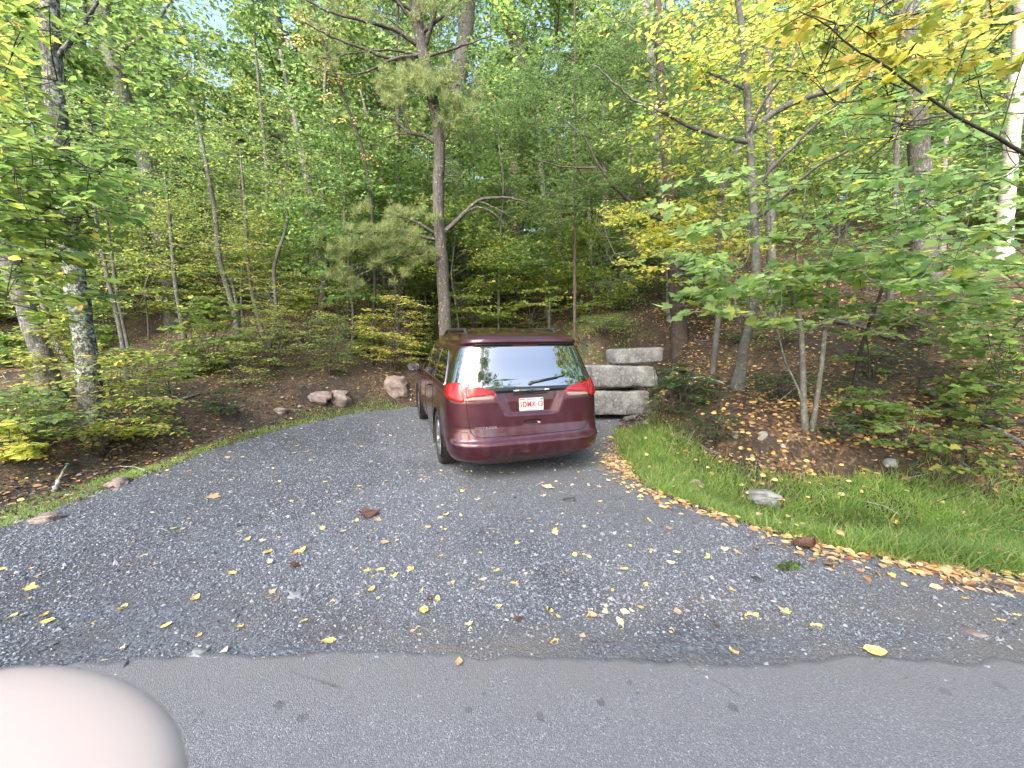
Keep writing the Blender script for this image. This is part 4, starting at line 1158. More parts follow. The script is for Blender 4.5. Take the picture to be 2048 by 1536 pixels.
tufts(t, [(765, 900, 115, 215, 230), (840, 950, 130, 215, 130), (780, 860, 120, 160, 40), (740, 880, 415, 480, 120), (650, 740, 440, 500, 75), (700, 860, 450, 540, 190), (660, 740, 520, 570, 60), (720, 790, 400, 450, 40),
          (880, 960, 200, 270, 45), (600, 760, -60, 60, 90), (700, 980, -90, 30, 130), (620, 720, 60, 130, 40)], L_PINE)
for (x0, y0, x1, y1) in ((878, 500, 700, 560), (878, 480, 680, 470), (876, 470, 760, 430), (868, 210, 800, 150), (868, 200, 920, 150)):
    t.limb([(x0, y0), ((x0 + x1) / 2, (y0 + y1) / 2 - 12), (x1, y1)], 7, dy=[0, -.2, -.35])
t.done(B_PINE)

# trunks to the right of the pine
def plain(name, lab, pts, ws, bm_, seed, Y=None, leaves=None, ns=12, **kw):
    t = Plant(name, lab, 'tree', pts[0], Y=Y, seed=seed); q = t.stem(pts, ws, ns=ns)
    for (reg, lm, k2) in leaves or []: t.sprays(region(*reg), lm, q, **k2)
    t.limbs_q = q
    return t, q
t, q = plain('forest_tree', 'brown trunk standing directly behind the leaning pine', [(932, 618), (928, 520), (912, 400), (905, 300), (915, 180), (932, 60), (940, -120), (942, -400)], [34, 32, 31, 30, 29, 26, 22, 10], B_GREY, 160,
             leaves=[((840, 1020, -150, 120, 34, 150, 1.5), L_GREEN, dict(size=.17, spacing=.12, ntw=12)), ((900, 1080, 150, 300, 14, 130, 1.2), L_GREEN, dict(size=.14, spacing=.1))]); t.done(B_GREY)
t, q = plain('forest_tree', 'pale brown trunk with a kink, right of the pine', [(1040, 600), (1036, 500), (1027, 400), (1030, 300), (1043, 200), (1040, 130), (1020, 30), (1008, -80), (1000, -350)], [32, 30, 28, 27, 27, 26, 25, 20, 10], B_GREY, 161,
             leaves=[((940, 1060, 330, 440, 14, 90, .6), L_GREEN, dict(size=.11, spacing=.07, ntw=10, shape=T_OVAL)), ((960, 1200, -120, 160, 34, 150, 1.4), L_GREEN, dict(size=.17, spacing=.12, ntw=12)), ((930, 1090, 230, 340, 12, 110, .8), L_GREEN, dict(size=.12, spacing=.08))]); t.done(B_PINE)
t, q = plain('slim_tree', 'slim straight grey trunk between the kinked trunk and the stone blocks', [(1098, 640), (1094, 540), (1090, 430), (1080, 320), (1074, 200)], [14, 13, 12, 10, 5], B_GREY, 162, ns=8,
             leaves=[((1000, 1180, 180, 330, 14, 120, .7), L_GREEN, dict(size=.10, spacing=.07))]); t.done(B_GREY)
for k, (a, b_, w_, lb) in enumerate(((1212, 600, 15, 'slim grey trunk above the stone blocks, left of a matching pair'), (1262, 585, 13, 'second slim grey trunk above the stone blocks'), (1178, 590, 9, 'thin bare stem left of the slim grey trunks above the blocks'), (1235, 560, 9, 'thin bare stem between the two slim grey trunks'))):
    t, q = plain('slim_tree', lb, [(a + 8, b_), (a + 2, b_ - 120), (a - 4, b_ - 300), (a - 6, b_ - 420)], [w_, w_ * .9, w_ * .8, w_ * .4], B_GREY, 170 + k, ns=8); t.done(B_GREY)
# pale birch-like tree
t, q = plain('pale_birch_tree', 'slender pale mottled trunk leaning left, above the hemlock', [(1345, 640), (1338, 520), (1330, 430), (1318, 300), (1306, 180), (1292, 20), (1283, -120)], [18, 18, 18, 18, 17, 15, 8], B_MIX, 180, ns=10,
             leaves=[((1180, 1330, -60, 70, 16, 120, .8), L_GREEN, dict(size=.12, spacing=.08))]); t.done(B_MIX)
# hemlock: dark feathery flat sprays
t = Plant('hemlock_tree', 'dark feathery hemlock rising behind the stone blocks', 'tree', (1362, 690), seed=181)
q = t.stem([(1362, 690), (1352, 590), (1345, 480), (1335, 340), (1322, 160), (1315, -20), (1310, -200)], [30, 27, 24, 20, 16, 12, 5])
def hem(pl, regs):
    for (x, y, L, dY) in regs:
        az = pl.rng.uniform(0, 6.28)
        pl.spray(x, y, L, az, L_HEM, dY=dY, size=.045, spacing=.016, ntw=16, twl=L * pl.Y / F * .42, tilt=.25, shape=T_DIA, twr=.002)
hem(t, region(1180, 1420, 40, 250, 55, 120, .9)); hem(t, region(1130, 1420, 240, 420, 55, 130, .9)); hem(t, region(1220, 1450, 420, 600, 45, 110, .7)); hem(t, region(1330, 1480, 560, 640, 12, 90, .5))
t.limb([(1340, 440), (1300, 432), (1250, 395), (1210, 350), (1190, 320), (1165, 270), (1130, 240)], 10, dy=[0, -.2, -.5, -.7, -.8, -.9, -.9]); t.limb([(1195, 335), (1140, 335), (1080, 322)], 5, dy=[-.8, -.8, -.8])
t.limb([(1340, 395), (1270, 395), (1180, 398), (1090, 385)], 4); t.limb([(1306, 425), (1280, 370), (1262, 320), (1250, 250)], 7, dy=[-.1] * 4)
t.done(B_HEM)
hm = Plant('hemlock_sapling', 'young hemlock with drooping feathery sprays left of the dark hemlock', 'small tree', (1150, 640), Y=11.0, seed=182)
q = hm.stem([(1150, 640), (1150, 480), (1152, 300), (1150, 100), (1148, -60)], [6, 6, 5, 4, 2], ns=7)
hem(hm, region(1040, 1200, 120, 470, 70, 120, .8)); hem(hm, region(930, 1060, 160, 300, 24, 110, .8)); hm.done(B_HEM)
# grey curved trunk leaning over the bank
t = Plant('slim_tree', 'grey trunk curving up from the bank beside the arched sapling', 'tree', (1472, 778), seed=183)
q = t.stem([(1472, 778), (1490, 690), (1508, 610), (1512, 520), (1508, 430), (1500, 300), (1493, 180), (1484, 60), (1460, -80)], [24, 20, 18, 17, 16, 15, 14, 12, 6], flare=.5)
t.limb([(1498, 285), (1450, 275), (1385, 255), (1320, 222), (1270, 200), (1235, 170), (1188, 130)], 11, dy=[0, -.1, -.2, -.3, -.3, -.4, -.4])
t.limb([(1492, 180), (1440, 155), (1375, 120), (1320, 90), (1265, 55), (1200, 20)], 7)
t.limb([(1508, 380), (1560, 320), (1640, 240), (1720, 165), (1790, 80), (1850, -10)], 8, dy=[0, -.3, -.6, -.9, -1.1, -1.3])
t.limb([(1495, 270), (1530, 200), (1580, 130), (1600, 60), (1630, 0)], 6, dy=[0, -.3, -.6, -.7, -.8])
t.limb([(1510, 440), (1560, 400), (1640, 330), (1720, 290), (1800, 250), (1900, 230), (2048, 225)], 7, dy=[0, -.4, -.8, -1.1, -1.4, -1.6, -1.8])
t.sprays(region(1290, 1500, 60, 260, 30, 110, .6), L_YEL, q, size=.085, spacing=.055, ntw=10)
t.sprays(region(1330, 1640, -80, 60, 26, 130, .8), L_YEL, q, size=.10, spacing=.07, ntw=10)
t.sprays(region(1260, 1500, 220, 340, 14, 110, .5), L_BEECH, q, size=.085, spacing=.06, ntw=9)
t.done(B_BEECH)
t, q = plain('slim_tree', 'straight smooth pale trunk right of the curving grey trunk', [(1548, 660), (1545, 560), (1540, 450), (1541, 330), (1538, 200), (1534, 60), (1530, -120)], [22, 20, 19, 18, 17, 15, 8], B_BEECH, 184,
             leaves=[((1480, 1700, 60, 250, 22, 110, .8), L_YEL, dict(size=.09, spacing=.06, ntw=10)), ((1450, 1750, -120, 60, 22, 140, .9), L_YEL, dict(size=.11, spacing=.08, ntw=10))]); t.done(B_BEECH)
t, q = plain('slim_tree', 'slim trunk between the smooth pale trunk and the big grey trunk', [(1778, 640), (1782, 540), (1790, 400), (1795, 250), (1800, 100)], [16, 15, 13, 11, 6], B_GREY, 185, ns=8,
             leaves=[((1690, 1900, 100, 330, 16, 110, .8), L_YEL, dict(size=.09, spacing=.06))]); t.done(B_GREY)
t, q = plain('forest_tree', 'big grey rough-barked trunk in the upper right', [(1850, 560), (1845, 440), (1838, 300), (1822, 140), (1808, 0), (1795, -150), (1790, -400)], [52, 48, 46, 44, 42, 38, 18], B_GREY, 186, ns=16,
             leaves=[((1620, 2100, -160, 130, 40, 150, 2.0), L_YEL, dict(size=.15, spacing=.11, ntw=12)), ((1700, 2080, 80, 260, 16, 150, 1.5), L_BEECH, dict(size=.14, spacing=.1))]); t.done(B_GREY)
t, q = plain('slim_tree', 'light slim trunk immediately right of the big grey trunk', [(1885, 500), (1888, 380), (1893, 250), (1905, 120), (1925, 0), (1935, -120)], [13, 12, 11, 10, 8, 4], B_MIX, 187, ns=8); t.done(B_MIX)
t, q = plain('white_birch_tree', 'white-barked birch at the right edge', [(1996, 620), (2006, 500), (2018, 350), (2030, 200), (2042, 60), (2052, -100), (2060, -350)], [40, 36, 35, 34, 33, 30, 15], B_BIRCH, 188, Y=8.2, ns=16,
             leaves=[((1900, 2120, -200, 100, 8, 110, .9), L_BEECH, dict(size=.10, spacing=.08))]); t.done(B_BIRCH)
# arched sapling with big layered leaves
t = Plant('arched_sapling', 'bent sapling arching right to a broken lichened end', 'sapling', (1424, 745), seed=189)
q = t.stem([(1424, 745), (1438, 610), (1437, 480), (1446, 370), (1470, 310), (1510, 255), (1565, 215), (1640, 186), (1735, 158)], [11, 11, 12, 12, 13, 13, 12, 13, 15], ns=10, dy=[0, -.2, -.4, -.5, -.5, -.5, -.6, -.6, -.7], flare=.2)
t.sprays([(1290, 505, 120, -.8), (1270, 530, 100, -1.0), (1340, 470, 130, -.8), (1390, 445, 130, -.6), (1420, 420, 120, -.7), (1360, 500, 150, -.9), (1410, 500, 140, -.6), (1450, 470, 120, -.5), (1330, 425, 100, -.5), (1400, 400, 120, -.4), (1310, 540, 90, -1.0), (1440, 540, 110, -.4),
          (1370, 350, 110, -.6), (1430, 330, 110, -.5), (1480, 250, 120, -.6), (1530, 300, 120, -.6)] + region(1245, 1500, 380, 560, 34, 110, .5) + [(1350, 280, 110, -.5), (1400, 300, 120, -.6), (1310, 340, 100, -.6), (1560, 260, 100, -.7), (1470, 380, 110, -.6)], L_YEL, q, size=.10, spacing=.045, ntw=12, tilt=.5)
t.done(B_BEECH)
# twin-stemmed maple with the light green leaf layer
t = Plant('maple_sapling', 'twin-stemmed young maple spreading a layer of light green leaves', 'small tree', (1615, 862), seed=190)
q = t.stem([(1612, 862), (1606, 780), (1604, 700), (1598, 630), (1575, 570)], [18, 15, 14, 12, 8], ns=8)
q2 = t.stem([(1622, 864), (1636, 780), (1646, 700), (1652, 620), (1660, 540)], [14, 12, 11, 10, 6], ns=8)
t.stem([(1614, 860), (1600, 790), (1570, 720), (1555, 660)], [9, 7, 5, 3], ns=6)
q = np.concatenate([q, q2])
t.sprays(region(1620, 2030, 590, 690, 16, 110, .8), L_MAPLE, q, size=.10, spacing=.06, ntw=8, shape=T_MAPLE)
regs = []
for k in range(50):
    x = rr.uniform(1380, 2000); yb = 585 + 25 * math.sin((x - 1400) / 110); regs.append((x, yb + rr.uniform(-90, 40), rr.uniform(80, 150), rr.uniform(-1.1, .6)))
t.sprays(regs, L_MAPLE, q, size=.115, spacing=.06, ntw=10, shape=T_MAPLE, tilt=.5)
t.sprays(region(1330, 2020, 350, 560, 40, 110, 1.0), L_MAPLE, q, size=.11, spacing=.07, ntw=8, shape=T_MAPLE)
t.done(B_BEECH)
t = Plant('maple_sapling', 'dark thin sapling leaning right beneath the green leaf layer', 'small tree', (1702, 795), seed=191)
q = t.stem([(1702, 795), (1722, 700), (1760, 590), (1800, 500), (1850, 400), (1920, 300)], [9, 9, 8, 7, 6, 3], ns=7)
t.sprays(region(1650, 2040, 330, 480, 30, 120, .8), L_MAPLE, q, size=.10, spacing=.07, ntw=8, shape=T_MAPLE); t.done(B_DARK)
t = Plant('maple_tree', 'overhanging maple with near drooping leaves at the upper right corner', 'tree', (2260, 960), Y=3.9, seed=192)
q = t.stem([(2260, 960), (2230, 700), (2200, 400), (2180, 100), (2150, -200)], [26, 24, 22, 18, 10])
q1 = t.limb([(2200, 400), (2050, 310), (1900, 220), (1750, 120), (1600, 20)], 9, dy=[0, -.3, -.4, -.5, -.6]); q2 = t.limb([(2200, 500), (2110, 560), (2040, 640), (1980, 720)], 7, dy=[0, .1, .2, .3]); q = np.concatenate([q, q1, q2])
t.sprays(region(1950, 2100, 620, 880, 14, 100, .4), L_GREEN, q, size=.08, spacing=.06, ntw=8, shape=T_MAPLE)
t.sprays(region(1560, 2010, -60, 170, 36, 140, .5), L_YEL, q, size=.085, spacing=.07, ntw=9, shape=T_MAPLE)
t.sprays(region(1720, 1975, 120, 400, 20, 120, .5), L_MAPLE, q, size=.09, spacing=.07, ntw=8, shape=T_MAPLE)
t.sprays(region(1960, 2100, 440, 620, 8, 100, .4), L_MAPLE, q, size=.09, spacing=.07, ntw=8, shape=T_MAPLE)
t.done(B_DARK)

# bushes: (px, py of base, width px, height px, leaf material, size, shape, label)
def bush(px, py, wpx, hpx, lm, size, shape, label, n=26, seed=1, name='bush', bm_=B_TWIG, cat='bush', Y=None, spacing=.055):
    t = Plant(name, label, cat, (px, py), Y=Y, seed=seed)
    qs = []
    for k in range(5):
        dx = t.rng.uniform(-.35, .35) * wpx
        qs.append(t.stem([(px + t.rng.uniform(-6, 6), py), (px + dx * .4, py - hpx * .45), (px + dx, py - hpx * t.rng.uniform(.6, .85))], [3.5, 2.5, 1.2], ns=5, flare=0, dy=[0, t.rng.normal(0, .1), t.rng.normal(0, .2)]))
    q = np.concatenate(qs); regs = []
    for k in range(int(n * 2.2)):
        v = t.rng.uniform(.10, 1.0); hw = wpx * .5 * math.sqrt(max(0.05, 1 - (2 * v - 1.05) ** 2)); regs.append((px + t.rng.uniform(-1, 1) * hw * .85, py - hpx * v, wpx * .34, t.rng.uniform(-1, 1) * hw * t.s))
    t.sprays(regs, lm, q, size=size * 1.15, spacing=spacing * .8, ntw=9, shape=shape)
    return t.done(bm_)
for k, a in enumerate([
    (480, 775, 150, 90, L_BEECH, .05, T_OVAL, 'low airy yellow-green bush in front of the maple-leaved bush', 16),
    (340, 800, 140, 90, L_GREEN, .055, T_OVAL, 'green bush between the yellow-green bush and the maple-leaved one', 18),
    (600, 690, 160, 110, L_YEL, .055, T_OVAL, 'yellow-leaved bush high on the bank behind the round green one', 20),
    (1490, 690, 120, 90, L_GREEN, .055, T_OVAL, 'green bush behind the curved grey trunk', 14),
    (1740, 850, 150, 80, L_GREEN, .06, T_MAPLE, 'maple seedlings above the soil cut right of the twin maple', 12),
    (1560, 700, 140, 80, L_GREEN, .055, T_OVAL, 'loose green seedlings behind the twin maple stems', 12),
    (850, 610, 170, 90, L_BEECH, .07, T_OVAL, 'yellow-green leaves crossing the pine trunk above the car', 20),
    (1690, 880, 110, 60, L_DKGREEN, .045, T_OVAL, 'low weeds on the soil cut right of the twin maple', 10),
    (1960, 860, 200, 110, L_GREEN, .065, T_MAPLE, 'maple seedlings around the fallen limb at the right edge', 14),
    (1440, 880, 90, 50, L_DKGREEN, .045, T_OVAL, 'weeds at the foot of the soil cut behind the long grass', 9),
    (95, 800, 150, 150, L_BEECH, .08, T_OVAL, 'yellow-green bush before the shaded thick trunk at the left edge', 26),
    (1740, 760, 150, 110, L_MAPLE, .055, T_MAPLE, 'sparse pale maple seedlings below the green leaf layer', 5),
    (262, 890, 250, 190, L_BEECH, .065, T_OVAL, 'yellow-green bush beside the foot of the lichened trunk', 48),
    (205, 905, 110, 60, L_YEL, .06, T_OVAL, 'small yellowish bush at the very foot of the lichened trunk', 14),
    (420, 745, 190, 150, L_GREEN, .085, T_MAPLE, 'green maple-leaved bush left of centre on the bank', 30),
    (440, 832, 70, 55, L_DKGREEN, .06, T_OVAL, 'small dark green tuft on the bare soil at the left', 9),
    (545, 742, 170, 130, L_BEECH, .05, T_OVAL, 'airy yellowish bush left of the round green bush', 26),
    (655, 752, 130, 120, L_GREEN, .055, T_OVAL, 'round green bush on the bank left of the car', 34),
    (785, 742, 150, 150, L_YEL, .065, T_OVAL, 'yellow bush beside the front left of the car', 40),
    (845, 670, 90, 70, L_GREEN, .07, T_OVAL, 'green bush just left of the pine foot', 16),
    (700, 680, 150, 110, L_BEECH, .06, T_OVAL, 'loose yellow-green bush behind the round green one', 24),
    (950, 668, 150, 100, L_GREEN, .075, T_OVAL, 'green bush peeping over the car roof', 22),
    (1060, 668, 120, 105, L_BEECH, .075, T_OVAL, 'yellow-tipped bush peeping over the right half of the roof', 22),
    (900, 570, 220, 100, L_BEECH, .085, T_OVAL, 'yellow-green layered shrub crossing in front of the pine', 22),
    (330, 640, 260, 120, L_BEECH, .075, T_OVAL, 'layered shrub in the shade right of the lichened trunk', 34),
    (1200, 668, 110, 36, L_GREEN, .05, T_OVAL, 'low green plants on the slope behind the stone blocks', 22),
    (1362, 835, 130, 105, L_DKGREEN, .075, T_OVAL, 'dark round-leaved bush right of the stone blocks', 22),
    (60, 890, 190, 110, L_GREEN, .08, T_OVAL, 'green bush at the left edge by the thick trunk', 34),
    (20, 930, 120, 90, L_YEL, .085, T_OVAL, 'bright yellow-green leaves low at the left edge', 20),
    (130, 700, 200, 170, L_GREEN, .08, T_OVAL, 'shaded green bush behind the thick left trunk', 30),
    (1810, 905, 150, 110, L_MAPLE, .06, T_MAPLE, 'young maple clump at the foot of the right bank', 9),
    (1930, 965, 200, 110, L_GREEN, .055, T_MAPLE, 'low leafy maple clump beside the long grass at right', 12),
    (2010, 800, 230, 200, L_GREEN, .085, T_MAPLE, 'green undergrowth below the white birch', 14),
    (1850, 690, 230, 90, L_GREEN, .07, T_MAPLE, 'seedling patch up the leaf-strewn slope', 8),
    (1560, 800, 150, 60, L_DKGREEN, .05, T_OVAL, 'tiny seedlings around the twin maple stems', 14),
    (1330, 600, 130, 60, L_DKGREEN, .05, T_OVAL, 'low dark green clump by the hemlock trunk', 14),
    (1250, 620, 100, 40, L_GREEN, .05, T_OVAL, 'sparse green seedlings left of the hemlock trunk', 10)]):
    bush(*a[:8], n=a[8], seed=300 + k, spacing=.05 if a[5] < .08 else .065)
# bush thicket below the far woods: repeated low shrubs
def low_shrub(seed, lm):
    rng = np.random.default_rng(seed); root = empty('low_shrub'); lf = MB(); wd = MB()
    for k in range(34):
        az = rng.uniform(0, 6.28); h = rng.uniform(.1, .95); L = rng.uniform(.3, .6)
        spray_limb(rng, wd, lf, limb_path(rng, (0, 0, h * .3), az, L, .9 * h), np.linspace(.005, .002, 8), 11, .30, .04, .08, T_DIA if seed % 2 else T_OVAL, u0=.1, twr=0)
    wd.build('stems', B_TWIG, root); lf.build('crown', lm, root, False); return root
SHR = [low_shrub(61, L_BEECH), low_shrub(62, L_GREEN), low_shrub(63, L_FARY), low_shrub(64, L_GREEN)]
KN['low_shrub'] = ('low leafy shrub', 'shrub')
scatter(SHR, 130, 8.5, 24, 19, lambda x, y: poly_sd(np.array([x]), np.array([y]), pad_poly)[0] > (1.0 if x < 0 else 3.2) and not (x > 2 and y < 15 and rr.random() < .75) and not (0.5 < x < 2.5 and y < 10), smin=.6, smax=1.3, mind=.8)
# ------------------------------------------------------------------ stone blocks, rocks, sticks
m = NT('quarried_stone'); oc = m.coord('Object')
n1 = m.noise(oc, 3.5, 6, .65); n2 = m.noise(oc, 22, 5, .7); vv = m.n('TexVoronoi', feature='DISTANCE_TO_EDGE', inp={'Vector': m.n('VectorMath', operation='ADD', inp={0: oc, 1: m.n('TexNoise', inp={'Vector': oc, 'Scale': 5.0}).outputs['Color']}).outputs[0], 'Scale': 4.5}).outputs['Distance']
c = m.ramp(n1, [(.3, (.075, .08, .085)), (.5, (.14, .145, .15)), (.7, (.26, .26, .255))])
c = m.mix(m.maprange(n2, .5, .75, 0, .6), c, (.46, .45, .43))
c = m.mix(m.maprange(vv, .0, .018, .55, 0), c, (.50, .48, .46))
c = m.mix(m.maprange(m.noise(m.scale(oc, (1, 1, .4)), 2.6, 5, .7), .52, .68, 0, .6), c, (.10, .085, .062))
c = m.mix(m.maprange(m.noise(oc, 14, 4, .8), .6, .7, 0, .5), c, (.07, .085, .04))
m.l(c, m.b.inputs['Base Color']); m.b.inputs['Roughness'].default_value = .85; m.l(m.bump(m.noise(oc, 9, 6, .75), 1.0, .05), m.b.inputs['Normal'])
M_STONE = m.mat
def rockmat(name, a, b_, c_):
    m = NT(name); oc = m.coord('Object'); n1 = m.noise(oc, 9, 5, .65)
    m.l(m.ramp(n1, [(.3, a), (.5, b_), (.7, c_)]), m.b.inputs['Base Color']); m.b.inputs['Roughness'].default_value = .85
    m.l(m.bump(m.noise(oc, 30, 4), .6, .01), m.b.inputs['Normal']); return m.mat
M_PINKROCK = rockmat('pinkish_rock', (.10, .078, .068), (.18, .14, .125), (.27, .225, .205))
M_GREYROCK = rockmat('grey_rock', (.11, .115, .12), (.19, .195, .20), (.30, .30, .30))
M_DARKROCK = rockmat('dark_rock', (.02, .022, .025), (.04, .042, .047), (.08, .085, .09))
def cube_sphere(n):
    """vertices and quads of a subdivided cube from -1 to 1"""
    V, Fc, base = [], [], 0; g = np.linspace(-1, 1, n)
    a, b_ = np.meshgrid(g, g, indexing='ij')
    for ax in range(3):
        for s in (-1, 1):
            v = np.zeros((n, n, 3)); v[..., ax] = s; v[..., (ax + 1) % 3] = a; v[..., (ax + 2) % 3] = b_
            V.append(v.reshape(-1, 3)); Fc.append(grid_faces(n, n, s < 0) + base); base += n * n
    return np.concatenate(V), np.concatenate(Fc)
def weld(o):
    import bmesh
    b_ = bmesh.new(); b_.from_mesh(o.data); bmesh.ops.remove_doubles(b_, verts=b_.verts, dist=1e-4); bmesh.ops.recalc_face_normals(b_, faces=b_.faces); b_.to_mesh(o.data); b_.free()
def n3(p_, s, k=0):
    return vnoise(p_[:, 0] + k, p_[:, 1] + 1.7 * p_[:, 2], s) + vnoise(p_[:, 2] - k, p_[:, 0] + 0.6 * p_[:, 1], s)
def stone_block(label, loc, dim, yaw, seed, tilt=0.0):
    v, f = cube_sphere(22); rng = np.random.default_rng(seed)
    v = np.sign(v) * np.abs(v) ** .9
    L = (np.abs(v) ** 16).sum(1) ** (1 / 16)
    v = v / L[:, None]
    v = v * np.array(dim) / 2
    v *= (1 + .11 * n3(v, 1.8, seed) + .03 * n3(v, 7, seed))[:, None]
    v += np.stack([n3(v, 9, seed + 3), n3(v, 8, seed + 9), n3(v, 10, seed + 5)], 1) * .014
    o = MB().add(v, f).build('stone_block', M_STONE, None, True); weld(o)
    o.location = loc; o.rotation_euler = (0, tilt, yaw)
    return tag(o, label, 'stone block')
Yb = 8.0
c1 = P(1225, 793, Yb + .3); c2 = P(1235, 752, Yb + .35); c3 = P(1272, 712, Yb + .5)
stone_block('lowest grey quarried block of the stack beside the car', (c1[0], c1[1], c1[2] - .10), (1.30, .75, .50), R(6), 1)
stone_block('middle and widest grey block of the stone stack', (c2[0], c2[1], c2[2] + .01), (1.42, .8, .44), R(8), 2)
stone_block('topmost pale block of the stone stack, set back to the right', (c3[0], c3[1] + .15, c3[2] + .01), (1.04, .7, .31), R(6), 3, R(-2))

def rock(name, label, px, py, wpx, hpx, mat, seed, sink=.3, yaw=0, flat=1.0):
    h = ghit(px, py + hpx * .35); s = h[1] / F; v, f = cube_sphere(9)
    v = norm(v) * (.75 + .25 / np.max(np.abs(norm(v)), axis=1, keepdims=True))
    k = v @ np.random.default_rng(seed).normal(0, 1, (3, 7)); v = v * (1 - .10 * np.clip(k - .9, 0, 2).sum(1, keepdims=True) * .5)
    v *= (1 + .45 * n3(v, 1.3, seed) + .12 * n3(v, 3, seed))[:, None]
    v = v * np.array([wpx * s / 2, wpx * s * .38, hpx * s * .62]) * 1.05
    o = MB().add(v, f).build(name, mat, None, False); weld(o)
    o.location = (h[0], h[1], h[2] + hpx * s * .62 * (1 - sink * 2) + .0); o.rotation_euler = (0, R(seed * 7 % 15 - 7), yaw)
    return tag(o, label, 'rock')
rock('boulder', 'pinkish boulder at the gravel edge beside the car\'s front left', 792, 768, 48, 40, M_PINKROCK, 3)
rock('rock', 'flat pinkish stone on the left bank, left of a pointed one', 640, 792, 44, 20, M_PINKROCK, 4)
rock('rock', 'pointed pinkish stone on the left bank', 682, 796, 36, 26, M_PINKROCK, 5)
rock('rock', 'rounded pale stone at the left gravel edge', 236, 966, 40, 20, M_PINKROCK, 6)
rock('rock', 'flat stone at the gravel edge near the photo\'s left side', 96, 1036, 50, 18, M_PINKROCK, 7)
rock('rock', 'low flat grey stone sunk in the long grass', 1522, 990, 62, 24, M_GREYROCK, 8)
rock('rock', 'small tan stone in the grass near the gravel corner', 1392, 972, 34, 22, M_PINKROCK, 9)
rock('rock', 'small grey stone on the dirt just above the asphalt at left', 396, 1308, 34, 16, M_GREYROCK, 10)
rock('rock', 'pale bluish flat stone set in the asphalt edge', 604, 1357, 48, 12, M_GREYROCK, 11, .42)
rock('rock', 'grey stone between two leaves on the gravel, left of centre', 592, 1192, 28, 15, M_GREYROCK, 12)
rock('rock', 'dark lump of stone on the gravel near the brown crumpled leaf', 1515, 1162, 34, 14, M_DARKROCK, 13)
rock('rock', 'black stone at the right side of the dirt shoulder', 1888, 1258, 34, 12, M_DARKROCK, 14)
rock('rock', 'rounded grey pebble among stones at the asphalt edge, centre', 1300, 1268, 22, 15, M_GREYROCK, 15)
rock('rock', 'greenish grey pebble left of a yellow leaf on the shoulder', 1548, 1240, 20, 13, M_GREYROCK, 16)
rock('rock', 'smooth pebble right of centre on the gravel', 1610, 1220, 24, 13, M_GREYROCK, 17)
rock('rock', 'tan flat stone at the right edge of the dirt shoulder', 1945, 1266, 42, 14, M_PINKROCK, 18)
rock('rock', 'grey stone right of the green sprout on the gravel', 1645, 1205, 20, 12, M_GREYROCK, 19)
rock('rock', 'dark stone lying on the gravel behind the car', 1140, 1000, 24, 12, M_DARKROCK, 20)
rock('rock', 'grey stone half buried in the soil cut at right', 1527, 872, 22, 20, M_GREYROCK, 21)
rock('rock', 'pale small stone in the soil cut beneath the dark bush', 1470, 868, 20, 12, M_PINKROCK, 22)
rock('rock', 'grey stone near the top of the soil cut', 1775, 925, 26, 18, M_GREYROCK, 23)
rock('rock', 'small tan stone on the bare soil of the left bank', 560, 822, 22, 10, M_PINKROCK, 24)

def stick(name, label, pts, w, mat, cat='branch', lift=.03, side=()):
    wp = []
    for (a, b_, *l_) in pts:
        h = ghit(a, b_); wp.append(h + np.array([0, 0, lift + (l_[0] if l_ else 0)]))
    wp = np.array(wp); s = wp[:, 1].mean() / F; q = curve(wp, 6 * len(wp)); q[1:-1] += RNG.normal(0, .006, (len(q) - 2, 3))
    o_ = wp[0].copy(); mb_ = MB(); add_tube(mb_, q - o_, np.linspace(w, w * .55, len(q)) * s / 2, 8, .08)
    for k in side:
        i = int(k * (len(q) - 1)); d = norm(RNG.normal(0, 1, 3)); d[2] = abs(d[2]) * .7; add_tube(mb_, [q[i] - o_, q[i] - o_ + d * .15, q[i] - o_ + d * .3], [w * s * .2, w * s * .12, .003], 5)
    o = mb_.build(name, mat, None); o.location = o_; return tag(o, label, cat)
stick('fallen_log', 'fallen grey limb lying down the slope at the right edge', [(1845, 780), (1900, 815), (1960, 850), (2060, 905)], 17, B_GREY, 'log', .05, (.3, .6))
stick('fallen_branch', 'fallen branch along the top of the long grass right of the car', [(1285, 850), (1340, 868), (1385, 890), (1440, 915)], 10, B_GREY, 'branch', .04, (.4, .7))
stick('driftwood_piece', 'grey weathered wood chunk at the gravel corner right of the car', [(1250, 842), (1275, 836), (1300, 828)], 14, B_GREY, 'wood chunk')
stick('fallen_branch', 'pale bare branch stuck out from the foot of the grey curved trunk', [(1365, 795, .25), (1405, 785, .2), (1448, 778, .05)], 6, B_DEAD)
stick('fallen_branch', 'long thin limb fallen across the leafy slope behind the twin maple', [(1640, 640), (1720, 660), (1790, 685)], 9, B_GREY, 'branch', .05, (.5,))
stick('stick', 'short broken pale stick standing out on the left bank soil', [(108, 990), (122, 962), (138, 935)], 8, B_DEAD, 'stick', .05)
stick('stick', 'short brown twig lying on gravel near the asphalt, centre', [(1142, 1298), (1185, 1292), (1232, 1291)], 8, B_HEM, 'stick', .012)
stick('stick', 'brown twig on the gravel right of the twig near the asphalt\'s centre', [(1092, 1228), (1118, 1215)], 7, B_HEM, 'stick', .01)
stick('stick', 'thin twig beside two leaves on the gravel left of centre', [(742, 1278), (756, 1250)], 5, B_HEM, 'stick', .01)
stick('fallen_branch', 'thin fallen branch on the soil beneath the yellow-green bush', [(330, 812), (370, 800), (400, 790)], 9, B_GREY)
stick('fallen_branch', 'thin limb lying along the left bank below the bushes', [(0, 935), (70, 905), (150, 880)], 6, B_GREY)
